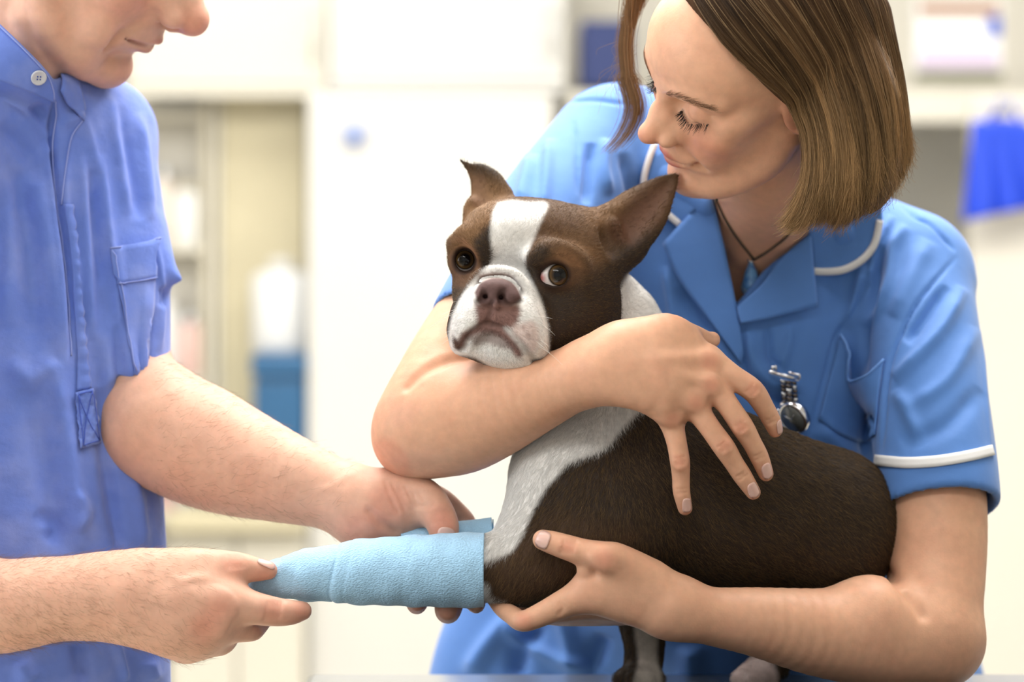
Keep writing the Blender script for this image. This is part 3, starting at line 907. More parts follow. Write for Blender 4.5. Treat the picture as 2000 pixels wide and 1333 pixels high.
    for x, y, z in mcp:      # extensor tendons
        A.add(T([(1225, 706 + (y - 712) * .12, -6.9, 2), (1300, 708 + (y - 712) * .55, -7.3, 3), (x - 14, y - 6, z - 1.5, 3)]), 0.012)
    chain(A, [(1300, 655, -4.2, 32), (1345, 655, -2.6, 24), (1378, 665, -1.2, 19), (1391, 664, -.6, 16)], 0.010)
    # knuckles and skin folds
    for x, y, z, r in ((1386, 706, -6.0, 15), (1388, 752, -6.6, 16), (1358, 786, -6.6, 15), (1312, 818, -6.0, 13)):
        A.add(E(x, y, z, r, 8, r), 0.010)
    for x, y, z in ((1471, 762, -6.0), (1448, 835, -6.4), (1416, 872, -6.6), (1328, 904, -5.9)):
        A.add(E(x, y, z + .22, 13, 6, 13), 0.006)
    # creases over the finger joints, across each finger
    for fg in fing:
        for i, offs in ((2, (-6, 0, 6)), (4, (-3, 3))):
            x, y, z, r = fg[i]; t_ = unit(np.array(fg[i + 1][:2]) - np.array(fg[i - 1][:2])); n_ = np.array([-t_[1], t_[0]])
            for o_ in offs:
                q = np.array([x, y]) + t_ * o_
                groove(A, [(*(q + n_ * r * s_ + t_ * (1.5 if abs(s_) > .3 else 0) * np.sign(o_ or 1)), .2, 1.9) for s_ in (-.55, 0, .55)], .0016)
    groove(A, [(1276, 852, 0, 1.6), (1290, 846, 0, 2), (1300, 838, 0, 1.6)], .002)
    nc = srgb(224, 168, 156)
    nail(A, ops, 1518, 836, -3.35, 8, 14, -32, (.55, -.8, .2), nc)
    nail(A, ops, 1497, 921, -4.25, 10.5, 15, -28, (.25, -.95, .12), nc)
    nail(A, ops, 1471, 958, -4.45, 11, 15, -30, (.18, -.97, .1), nc)
    nail(A, ops, 1341, 988, -4.2, 9.5, 13, -8, (.1, -.98, .12), nc)
    A.sub(T([(1162, 772, -5.5, 1.2), (1185, 764, -6.2, 1.2)]), 0.003)
    groove(A, [(796, 756, 0, 2), (826, 728, 1, 4), (862, 710, 1, 5), (900, 699, 1, 5), (935, 693, 0, 4)], .010)
    arm1 = A.mesh(0.0013, smooth=2)
    # left arm: under the dog's belly, hand cradling the bandaged leg
    C = Field()
    C.add(T([(1790, 560, 22, 92), (1815, 800, 14, 98), (1828, 1000, 9, 99), (1828, 1120, 7, 96), (1815, 1225, 5, 98)], sub=5), 0)
    C.add(T([(1800, 1245, 4.6, 104), (1720, 1246, 3.0, 99), (1600, 1236, .6, 86), (1480, 1216, -2.0, 68), (1380, 1203, -3.8, 56), (1310, 1186, -5.0, 54)], sub=5), 0.012)
    C.add(E(1845, 1262, 6.0, 62, 70, 62), 0.03)
    C.add(E(1698, 1196, 2.0, 74, 74, 70, roll(-8)), 0.02)
    groove(C, [(1731, 1118, 0, 3), (1752, 1140, 1, 5), (1776, 1168, 1, 5), (1800, 1200, 0, 3)], .012)
    C.add(T([(1310, 1184, -5.0, 54), (1240, 1158, -5.6, 60), (1185, 1142, -5.8, 56)], (unit((0, -1, .2)), .68)), 0.02)
    C.add(T([(1260, 1135, -5.4, 42), (1205, 1100, -6.6, 38), (1178, 1091, -6.8, 33), (1140, 1080, -6.8, 27), (1108, 1070, -6.6, 25), (1080, 1061, -6.3, 23), (1060, 1055, -6.0, 20)], sub=5), 0.014)
    C.add(T([(1230, 1165, -5.2, 46), (1165, 1158, -5.6, 38), (1120, 1172, -5.6, 31), (1060, 1200, -5.2, 24), (1022, 1214, -4.8, 21), (1000, 1202, -3.6, 19), (980, 1188, -2.2, 17), (965, 1170, -.5, 15)], sub=5), 0.012)
    for i, (dy, dc) in enumerate(((14, 1.6), (22, 3.2), (26, 4.8))):
        C.add(T([(1230, 1172 + dy * .4, -4.2 + dc, 40), (1150, 1172 + dy, -3.6 + dc, 26), (1080, 1190 + dy * .4, -2.6 + dc, 22), (1030, 1190, -1.0 + dc, 19), (1005, 1165, .8 + dc, 16)], sub=4), 0.008)
    C.add(E(1180, 1090, -8.0, 20, 10, 18), 0.012)
    C.sub(T([(1130, 1105, -8.2, 2), (1150, 1118, -8.0, 3), (1160, 1122, -7.6, 2)]), 0.010)
    C.add(E(1143, 1116, -6.6, 12, 12, 9), 0.006)
    for x in (1100, 1107, 1114, 1122):
        groove(C, [(x + 3, 1054, 0, 1.8), (x, 1068, 0, 2.2), (x - 6, 1082, 0, 1.8)], .0018)
    groove(C, [(1094, 1178, 0, 2), (1100, 1190, 0, 2.6), (1092, 1200, 0, 2)], .003)
    groove(C, [(1042, 1060, 0, 1.5), (1050, 1068, 0, 1.5)], .002)
    nail(C, ops, 1062, 1055, -6.55, 14, 17, 20, (-.25, -.95, .1), srgb(220, 160, 150), 9)
    arm2 = C.mesh(0.0014, smooth=2)
    v, f = join_geo([head, arm1, arm2])
    c = np.tile(SK, (len(v), 1))
    lip = np.array(srgb(192, 92, 92))
    # natural flush of cheeks, nose, knuckles, elbows
    for s in (-1, 1):
        paint(c, v, H.ell(s * 3.9, 7.0, -2.9, 2.2, 2.4, 1.9), RED, .012, .42)
    paint(c, v, H.ell(0, 11.0, -2.9, 1.4, 1.3, 1.0), RED, .006, .40)
    paint(c, v, H.ell(0, 8.4, -9.3, 1.6, 1.6, 1.2), RED, .008, .22)
    paint(c, v, H.ell(7.5, -.6, -.6, 1.2, 2.4, 3.4), RED, .006, .35)
    paint(c, v, H.tube([(r[0] * .96, r[1] + .1, r[2], r[3] * .95) for r in up]), lip, .0014, .85)
    paint(c, v, H.tube([(r[0] * .98, r[1] + .1, r[2], r[3] * .95) for r in lo_]), lip, .0014, .8)
    paint(c, v, H.tube([(-2.6, 7.6, -5.95, .05), (0, 9.5, -6.12, .07), (2.6, 7.6, -5.95, .05)]), srgb(160, 76, 76), .0012, .5)
    for s in (-1, 1):      # brows and lash lines
        paint(c, v, H.tube([(s * 1.3, 8.6, 2.0, .22), (s * 3.0, 8.2, 2.75, .26), (s * 4.4, 6.9, 2.6, .18), (s * 5.3, 5.7, 2.1, .10)]), srgb(150, 108, 82), .003, .6)
        paint(c, v, H.tube([(s * 1.75, 8.0, -.1, .05), (s * 2.5, 8.1, -.42, .08), (s * 3.4, 7.9, -.5, .08), (s * 4.5, 6.75, -.05, .06)]), srgb(70, 44, 36), .0014, .9)
    for x, y, z, r in ((1386, 706, -6.2, 18), (1388, 752, -6.8, 17), (1358, 786, -6.8, 17), (1312, 816, -6.3, 16), (1471, 762, -6.2, 15), (1448, 836, -6.6, 15), (1416, 872, -6.8, 15), (1328, 904, -6.2, 14),
                       (1180, 1092, -8.2, 20), (1108, 1070, -7.8, 16), (1022, 1214, -6, 18), (770, 890, 2, 45)):
        paint(c, v, E(x, y, z, r, r * 1.4, r), RED, .005, .42)
    for pts in ([(1497, 930, -4), (1471, 968, -4), (1341, 1000, -4), (1516, 846, -3)]):
        paint(c, v, E(*pts, 16, 20, 16), RED, .006, .35)
    mesh_obj('body', v, f, skin_mat('woman_skin', 0.45), root, cols=c)
    build_nails((v, f), ops, root)
    # lashes and brows as hairs
    rg = np.random.default_rng(5)
    la = []
    lash = spline([(1.75, 8.1, -.15), (2.5, 8.25, -.5), (3.4, 8.05, -.58), (4.5, 6.9, -.1)], 12)
    for s in (-1, 1):
        for i in range(90):
            q = lash[rg.integers(0, len(lash))] + rg.normal(0, .04, 3); q = q * np.array([s, 1, 1])
            d_ = np.array([s * (.25 + .25 * (abs(q[0]) - 2.6) + rg.normal(0, .15)), .62, -.72]); ln_ = rg.uniform(.55, .95) * (0.75 + .25 * (abs(q[0]) > 2.4))
            la.append(np.array([H.p(*(q + d_ * ln_ * t + np.array([0, .25, .18]) * t * t)) for t in np.linspace(0, 1, 5)]))
    strands('eyelashes', np.array(la), 0.00022, 0.00005, mat('lash', srgb(44, 30, 24), 0.5), root)
    br = []
    fvec = H.R @ np.array([0, 1.0, 0]); m_ = np.linalg.norm(v - H.p(0, 8, 2), axis=1) < .09
    ff = f[m_[f].all(1)]; use, inv = np.unique(ff, return_inverse=True)
    bq = BVHTree.FromPolygons(v[use].tolist(), inv.reshape(ff.shape).tolist())
    def skin_at(p):
        h = bq.ray_cast(Vector(p + fvec * .03), Vector(-fvec), .08)
        return np.array(h[0]) if h[0] is not None else p
    bl = spline([(1.3, 8.9, 1.95), (3.0, 8.5, 2.72), (4.4, 7.2, 2.55), (5.4, 5.9, 2.0)], 14)
    bd = np.gradient(bl, axis=0)
    for s in (-1, 1):
        for i in range(240):
            k = rg.integers(0, len(bl)); q = bl[k] + rg.normal(0, 1, 3) * np.array([.05, .03, .15]) + np.array([0, .02, 0]); t_ = unit(bd[k]) + np.array([0, 0, rg.normal(.25, .2)])
            q = q * np.array([s, 1, 1]); t_ = t_ * np.array([s, 1, 1])
            br.append(np.array([skin_at(H.p(*(q + t_ * .7 * t))) + fvec * (.0003 + .0005 * t) for t in np.linspace(0, 1, 4)]))
    strands('eyebrows', np.array(br), 0.00010, 0.00003, mat('brow_hair', srgb(136, 100, 74), 0.6), root)
    return root, H, (v, f)
woman, WH, woman_geo = build_woman()

# ------------------------------------------------------------------ the woman's clothes, hair, necklace and watch
class Half:
    def __init__(s, p, n):
        s.p = np.asarray(p, np.float32); s.n = unit(n).astype(np.float32)
        s.lo = np.full(3, -9.0); s.hi = np.full(3, 9.0)
    def d(s, q): return (q - s.p) @ s.n
class Prism:
    """picture outline carried through a range of depths"""
    def __init__(s, poly, c0, c1):
        s.poly = np.asarray(poly, float); s.y0, s.y1 = D0 + c0 * .01, D0 + c1 * .01
        pts = np.array([P(u, v, c) for u, v in poly for c in (c0, c1)]); s.lo = pts.min(0); s.hi = pts.max(0)
    def d(s, p):
        sh = p.shape[:-1]; q = p.reshape(-1, 3).astype(float)
        e = poly_sd(uv_of(q), s.poly) * q[:, 1] / FPX
        return np.maximum(e, np.maximum(s.y0 - q[:, 1], q[:, 1] - s.y1)).reshape(sh).astype(np.float32)

M_tunic = mat('tunic_cotton', srgb(86, 136, 210), 0.68, sheen=0.25, bump=(22, 0.22, 0.006), weave=(1500, 0.10, 1.0), vary=(40, 0.03))
M_pipe = mat('white_piping', srgb(242, 241, 240), 0.7, weave=(1500, 0.08, 1.0))

def build_tunic():
    S = Field()
    # sleeves with hollow cuffs
    aL = [(1185, 285, 25, 112), (1075, 440, 17.5, 122), (985, 575, 11.5, 112), (940, 645, 8.5, 106), (915, 690, 7, 104)]
    S.add(T(aL, sub=6), 0)
    hemL = P(912, 640, 8.2); dirL = unit(P(930, 610, 9.5) - P(1030, 470, 16))
    S.sub(Half(hemL, -dirL), 0.004)
    S.sub(T([(960, 610, 9.5, 92), (930, 660, 7.5, 96), (900, 710, 5, 98)]), 0.003)
    aR = [(1780, 550, 23, 117), (1794, 630, 19, 115), (1812, 780, 14, 117), (1830, 930, 10, 119), (1836, 1060, 8, 121)]
    S.add(T(aR, sub=6), 0)
    S.sub(Half(P(1830, 998, 9), unit(P(1805, 700, 16) - P(1832, 1000, 9) + np.array([-.01, 0, 0]))), 0.004)
    S.sub(T([(1820, 930, 10.5, 104), (1830, 990, 9, 109), (1840, 1080, 8, 112)]), 0.003)
    fl = (unit((0.05, -1, 0.25)), 0.58)
    S.add(T([(1440, 520, 24, 250), (1470, 650, 24, 270), (1480, 800, 25, 268), (1475, 950, 27, 275), (1455, 1080, 29, 300)], fl, 5), 0.03)
    S.add(T([(1455, 1000, 30, 290), (1425, 1120, 33, 355), (1398, 1240, 36, 450), (1385, 1340, 38, 520), (1380, 1440, 38, 560)], (unit((0.02, -1, 0.1)), 0.4), 5), 0.03)
    S.add(T([(1235, 270, 27, 95), (1330, 330, 26, 100), (1480, 420, 26, 108), (1640, 465, 25, 105), (1770, 525, 24, 105)], sub=5), 0.035)
    # collar stand round the neck
    S.add(T([(1385, 400, 17, 30), (1300, 330, 20, 34), (1330, 250, 26, 34), (1500, 260, 32, 36), (1660, 360, 26, 36), (1640, 450, 19, 30)]), 0.02)
    # neck opening
    S.sub(Prism([(1400, 360), (1390, 385), (1415, 480), (1437, 596), (1490, 530), (1560, 470), (1620, 420), (1600, 300), (1450, 250)], -5, 40), 0.003)
    v, f = S.mesh(0.0026, smooth=2, clip=(np.array([-.5, 2.0, tz - .20]), np.array([.6, 2.75, 1.8])))
    n = vnormals(v, f)
    R = lambda line, w, a, kind='ridge': fold(v, n, line, w * .85, a * 1.25, kind)
    # folds of the right sleeve and shoulder
    R([(1120, 235), (1125, 290), (1128, 380)], 4, -2.5); R([(1040, 300), (1020, 380), (1030, 400)], 14, 5); R([(1075, 270), (1068, 340), (1060, 420)], 12, 5); R([(1155, 280), (1150, 330), (1145, 400)], 12, -6)
    R([(1185, 270), (1180, 330), (1190, 380)], 12, 5); R([(1215, 300), (1230, 360), (1240, 420)], 12, -5); R([(990, 390), (960, 450), (935, 510)], 14, 4); R([(1100, 200), (1160, 195), (1230, 205)], 5, -2); R([(960, 480), (930, 540), (900, 580)], 12, -4)
    # left sleeve
    R([(1895, 500), (1915, 600), (1925, 760), (1936, 880)], 4, 1.2); R([(1870, 500), (1800, 580), (1760, 650), (1735, 730), (1722, 880)], 4, -3.5)
    R([(1880, 560), (1840, 640), (1780, 710), (1745, 740)], 16, 6); R([(1850, 560), (1815, 610), (1770, 670)], 13, -6); R([(1905, 640), (1850, 740), (1770, 800)], 18, 4); R([(1915, 760), (1850, 830), (1760, 870)], 20, -4); R([(1750, 760), (1780, 820), (1800, 870)], 16, 4)
    R([(1722, 930), (1830, 945), (1945, 925)], 60, 0.8)
    # shoulder seam, yoke folds
    R([(1760, 400), (1790, 425), (1820, 440), (1865, 490)], 4, -3); R([(1770, 440), (1745, 480), (1735, 560), (1690, 640)], 13, 6); R([(1722, 480), (1708, 560), (1690, 640), (1686, 730)], 9, -6); R([(1815, 470), (1780, 540), (1745, 620)], 20, 4); R([(1690, 520), (1665, 600), (1650, 640)], 13, 5); R([(1740, 420), (1710, 500), (1700, 560)], 9, 4)
    R([(1712, 520), (1660, 620), (1632, 660), (1605, 760), (1580, 860)], 4, -2.5)
    # bodice
    R([(1500, 640), (1505, 700), (1525, 720)], 9, -4); R([(1545, 640), (1535, 690), (1525, 720)], 10, 3); R([(1455, 640), (1470, 700), (1500, 740), (1560, 760)], 18, 5); R([(1465, 740), (1500, 780), (1545, 800)], 14, -5)
    R([(1700, 800), (1690, 860), (1680, 910)], 12, -6); R([(1600, 830), (1640, 870), (1690, 900)], 20, 5); R([(1330, 560), (1360, 620), (1390, 660)], 16, -5); R([(1300, 520), (1310, 580), (1320, 640)], 12, 5)
    R([(1450, 640), (1455, 700), (1465, 760)], 6, -4)
    # skirt
    R([(1090, 1180), (1110, 1250), (1120, 1330)], 22, 9); R([(1010, 1200), (950, 1270), (915, 1330)], 24, 9); R([(1060, 1210), (1020, 1270), (1000, 1330)], 22, -10); R([(1180, 1240), (1160, 1290), (1150, 1330)], 20, -9); R([(1350, 1260), (1350, 1330)], 26, 8); R([(980, 1230), (1090, 1290), (1180, 1310)], 16, 7)
    o = mesh_obj('tunic', v, f, M_tunic, woman)
    bv = bvh_of(*join_geo([(v, f), woman_geo]))
    bt = bvh_of(v, f)
    # collar, revers, white piping
    gl = fit_surface(bt, [(u, w) for u in range(1290, 1460, 12) for w in range(400, 720, 12)], .004)
    gr = fit_surface(bt, [(u, w) for u in range(1440, 1660, 12) for w in range(480, 680, 12)], .004)
    fpatch('lapel', gl, [[(1388, 376), (1412, 470), (1438, 596), (1452, 690)], [(1340, 425), (1360, 500), (1400, 600), (1450, 700)], [(1294, 476), (1325, 545), (1385, 625), (1447, 710)]], 12, 24, .0022, M_tunic, o, .004)
    fpatch('lapel', gr, [[(1584, 455), (1528, 503), (1486, 558), (1440, 600)], [(1590, 530), (1540, 560), (1490, 590), (1442, 615)], [(1597, 600), (1545, 612), (1495, 624), (1447, 632)]], 12, 24, .0022, M_tunic, o, .008)
    gc = fit_surface(bt, [(u, w) for u in range(1590, 1740, 10) for w in range(440, 580, 10)], .004)
    fpatch('collar', gc, [[(1578, 430), (1640, 420), (1690, 390), (1716, 350)], [(1582, 480), (1640, 478), (1688, 450), (1720, 390)], [(1586, 538), (1644, 536), (1694, 508), (1724, 432)]], 12, 22, .002, M_tunic, o)
    fribbon('white_piping', gc, [(1586, 530), (1612, 531), (1644, 528), (1672, 516), (1694, 498), (1710, 472), (1719, 430)], 14, .0022, M_pipe, o, extra=.0015)
    gd = fit_surface(bt, [(u, w) for u in range(1250, 1345, 8) for w in range(290, 470, 10)], .004)
    fpatch('collar', gd, [[(1392, 372), (1350, 320), (1310, 280)], [(1350, 420), (1300, 370), (1285, 300)], [(1328, 448), (1254, 372), (1268, 296)]], 12, 20, .002, M_tunic, o)
    fribbon('white_piping', gd, [(1280, 280), (1268, 310), (1258, 350), (1262, 378), (1292, 408), (1330, 440)], 12, .0022, M_pipe, o, extra=.0015)
    ribbon('white_piping', bt, [(1711, 899), (1770, 905), (1830, 902), (1890, 892), (1937, 880)], 21, .0012, .0022, M_pipe, o)
    # breast pocket with a gaping top edge
    g = loft([[(1640, 655), (1662, 695), (1684, 742), (1710, 738), (1729, 704)], [(1618, 740), (1650, 780), (1690, 800), (1718, 780)], [(1598, 820), (1640, 850), (1685, 865), (1712, 850)]], 14, 22)
    G = [[on(bt, *g[i, j], .002 + .012 * (1 - i / 13) ** 2 * math.sin(math.pi * j / 21))[0] for j in range(22)] for i in range(14)]
    sheet('pocket', G, .0016, M_tunic, o)
    tube_obj('pocket_hem', [np.array(G[0][j]) + np.array([0, -.0006, 0]) for j in range(22)], .0014, mat('tunic_hem', srgb(112, 158, 226), .7), o, 8)
    return o, bt, bv
tunic, BT, BV = build_tunic()

def build_hair():
    rg = np.random.default_rng(8)
    bb = bvh_of(*woman_geo)
    Fh = Field()
    Fh.add(WH.ell(0, -1.2, 3.2, 7.9, 9.7, 8.7), 0)
    p1, p2, p3 = [on(bb, *q, 0)[0] for q in ((1345, 6), (1455, 128), (1553, 222))]
    nrm = unit(np.cross(p2 - p1, p3 - p1)); fwd = WH.R @ np.array([0, 1, -.3]); nrm = nrm if nrm @ fwd > 0 else -nrm
    Fh.sub(Half(p2 + nrm * .001, -nrm), 0.006)
    for rows in ([(1490, 50, .5, 46), (1566, 165, -2.4, 38), (1606, 270, -2.6, 42), (1598, 360, -2.4, 38), (1570, 415, -2.0, 24), (1542, 440, -2, 10)],
                 [(1590, 40, 0, 80), (1655, 190, -1.6, 84), (1660, 310, -1.0, 84), (1645, 375, -.5, 56), (1632, 420, -.3, 20)],
                 [(1665, 40, 5, 78), (1695, 200, 4.5, 78), (1705, 290, 4.5, 70), (1702, 365, 4.5, 42), (1700, 405, 4.5, 14)],
                 [(1600, 60, 12, 110), (1640, 250, 12, 100), (1640, 340, 12, 70), (1630, 400, 12, 22)],
                 [(1470, 60, 16, 80), (1500, 250, 16, 76), (1500, 380, 15, 40)],
                 [(1262, -60, 8.5, 22), (1240, 0, 8.6, 8)]):
        Fh.add(T(rows, sub=5), 0.012)
    v, f = Fh.mesh(0.0028, smooth=2)
    q = uv_of(v)
    c = np.tile(np.array(srgb(74, 54, 38)), (len(v), 1))
    streak = np.sin(q[:, 0] * .35 + q[:, 1] * .03) * .5 + np.sin(q[:, 0] * .13 + 1) * .5
    low = np.clip((q[:, 1] - 60) / 350, 0, 1)
    c = c * (1 + .18 * streak)[:, None]
    c = c * (1 - low * .35)[:, None] + np.array(srgb(128, 98, 66)) * (low * .35)[:, None]
    Mh = mat('hair_mass', attr=True, rough=0.85, spec=0.1)
    ho = mesh_obj('hair', v, f, Mh, woman, cols=c)
    bh = bvh_of(v, f)
    guides = [[(1338, -30), (1398, 62), (1468, 134), (1548, 204), (1580, 285), (1568, 375), (1530, 436), (1482, 474)],
              [(1420, -30), (1488, 56), (1556, 146), (1604, 255), (1604, 362), (1578, 438), (1545, 474)],
              [(1500, -30), (1566, 60), (1626, 175), (1650, 295), (1644, 395), (1615, 466)],
              [(1580, -30), (1634, 80), (1680, 195), (1698, 315), (1690, 405), (1668, 462)],
              [(1655, -30), (1698, 80), (1726, 195), (1738, 310), (1734, 392), (1728, 445)],
              [(1715, -30), (1738, 80), (1757, 185), (1768, 270), (1768, 335), (1762, 388)]]
    NT = 26
    GG = loft(guides, 61, NT)
    P3 = np.zeros((61, NT, 3)); N3 = np.zeros((61, NT, 3))
    for i in range(61):
        for j in range(NT):
            P3[i, j], N3[i, j] = on(bh, *GG[i, j], 0, fallback=1.0)
    # no sudden jumps where a line leaves the hair mass
    for _ in range(3):
        P3[:, 1:-1] = (P3[:, :-2] + 2 * P3[:, 1:-1] + P3[:, 2:]) / 4
        P3[1:-1] = (P3[:-2] + 2 * P3[1:-1] + P3[2:]) / 4
    NH = 13000
    ncl = 130
    cl_s = np.sort(rg.random(ncl)) * 60; cl_c = rg.normal(0, 1, ncl); cl_off = rg.uniform(0, .006, ncl); cl_len = rg.uniform(.83, 1.02, ncl); cl_wave = rg.normal(0, .0022, (ncl, 3)); cl_ph = rg.random(ncl) * 6
    k = rg.integers(0, ncl, NH)
    t = np.linspace(0, 1, 20)
    s0 = np.clip(cl_s[k] + rg.normal(0, .9, NH), 0, 60)
    s1 = np.clip(cl_s[k] + rg.normal(0, .45, NH) + cl_c[k] * 1.3, 0, 60)
    ln = np.clip(cl_len[k] * rg.uniform(.86, 1.06, NH), .5, 1.0)
    tt = t[None] * ln[:, None] * (NT - 1)
    ss = s0[:, None] * (1 - t[None]) + s1[:, None] * t[None]
    i0 = np.clip(ss.astype(int), 0, 59); j0 = np.clip(tt.astype(int), 0, NT - 2); fi = (ss - i0)[..., None]; fj = (tt - j0)[..., None]
    def bil(A): return (A[i0, j0] * (1 - fi) + A[i0 + 1, j0] * fi) * (1 - fj) + (A[i0, j0 + 1] * (1 - fi) + A[i0 + 1, j0 + 1] * fi) * fj
    pts = bil(P3); nn = bil(N3)
    out = (cl_off[k] + rg.uniform(0, .0035, NH))[:, None] * (0.35 + .65 * np.sin(np.pi * np.clip(t, 0, 1)))[None]
    pts = pts + nn * out[..., None] + cl_wave[k][:, None] * (np.sin(t * 7 + cl_ph[k][:, None]) * t)[..., None]
    pts += rg.normal(0, .0012, (NH, 1, 3)) * (t ** 2)[None, :, None]
    pts += rg.normal(0, .0035, (NH, 1, 3)) * (t ** 4)[None, :, None]
    # tips curl a little
    pts += np.array([.006, 0, .002]) * (np.clip(t - .85, 0, 1) / .15)[None, :, None] ** 2 * rg.normal(0.2, .8, (NH, 1, 1))
    root_c, mid_c, tip_c = np.array(srgb(76, 55, 38)), np.array(srgb(136, 104, 68)), np.array(srgb(186, 150, 106))
    m = np.clip(t * 1.25, 0, 1)[None, :, None]
    frontness = np.clip(1 - s0 / 22, 0, 1)[:, None, None]
    col = root_c * (1 - m) + mid_c * m
    w2 = np.clip((t - .45) / .5, 0, 1)[None, :, None] * .7
    col = col * (1 - w2) + tip_c * w2
    col = col * (1 - .45 * frontness * (1 - m)) * (1 + np.clip(.30 * cl_c[k], -.5, .7) + rg.normal(0, .18, NH))[:, None, None]
    # far side lock and flyaway hairs
    far = []
    fg = spline([(1250, -30, 8.2), (1224, 70, 8), (1228, 150, 7.5), (1242, 208, 7), (1226, 258, 7), (1188, 302, 7)], 4)
    for i in range(430):
        o_ = rg.normal(0, 1, 2); a_ = rg.uniform(.55, 1.0)
        idx = np.linspace(0, (len(fg) - 1) * a_, 20); qq = np.stack([np.interp(idx, np.arange(len(fg)), fg[:, d]) for d in range(3)], 1)
        far.append([P(x + o_[0] * (7 + 4 * (y > 150)) + max(0, 60 - y) * .12 * o_[1], y, z + o_[1] * .6) for x, y, z in qq])
    fly = []
    for i in range(46):
        a = rg.integers(0, NH); w_ = rg.normal(0, .006, 3)
        fly.append(pts[a] + nn[a] * .004 + (w_ * (t ** 1.5)[:, None]) + rg.normal(0, .002, 3) * np.sin(t * 5)[:, None])
    for i in range(36):   # loose wisps by the far temple
        st_ = np.array([1225 + rg.normal(0, 8), 60 + rg.uniform(0, 90), 8]); en = st_ + np.array([-rg.uniform(0, 45), rg.uniform(20, 90), 0]); md = (st_ + en) / 2 + np.array([-rg.uniform(-5, 25), 0, 0])
        qq = spline([st_, md, en], 10)[:20]; qq = np.vstack([qq, np.repeat(qq[-1:], max(0, 20 - len(qq)), 0)])
        fly.append(np.array([P(*x) for x in qq]))
    allp = np.concatenate([pts, np.array(far), np.array(fly)])
    fc = np.tile(np.array(srgb(128, 98, 66)), (len(far), 20, 1)) * (1 + rg.normal(0, .2, (len(far), 1, 1)))
    fc2 = np.tile(np.array(srgb(150, 122, 88)), (len(fly), 20, 1))
    strands('hair_strands', allp, 0.00015, 0.00007, mat('hair_fibre', attr=True, rough=0.5, spec=0.25), ho, np.clip(np.concatenate([col, fc, fc2]), .005, 1))
    bpy.data.objects['hair_strands']['kind'] = 'stuff'
build_hair()

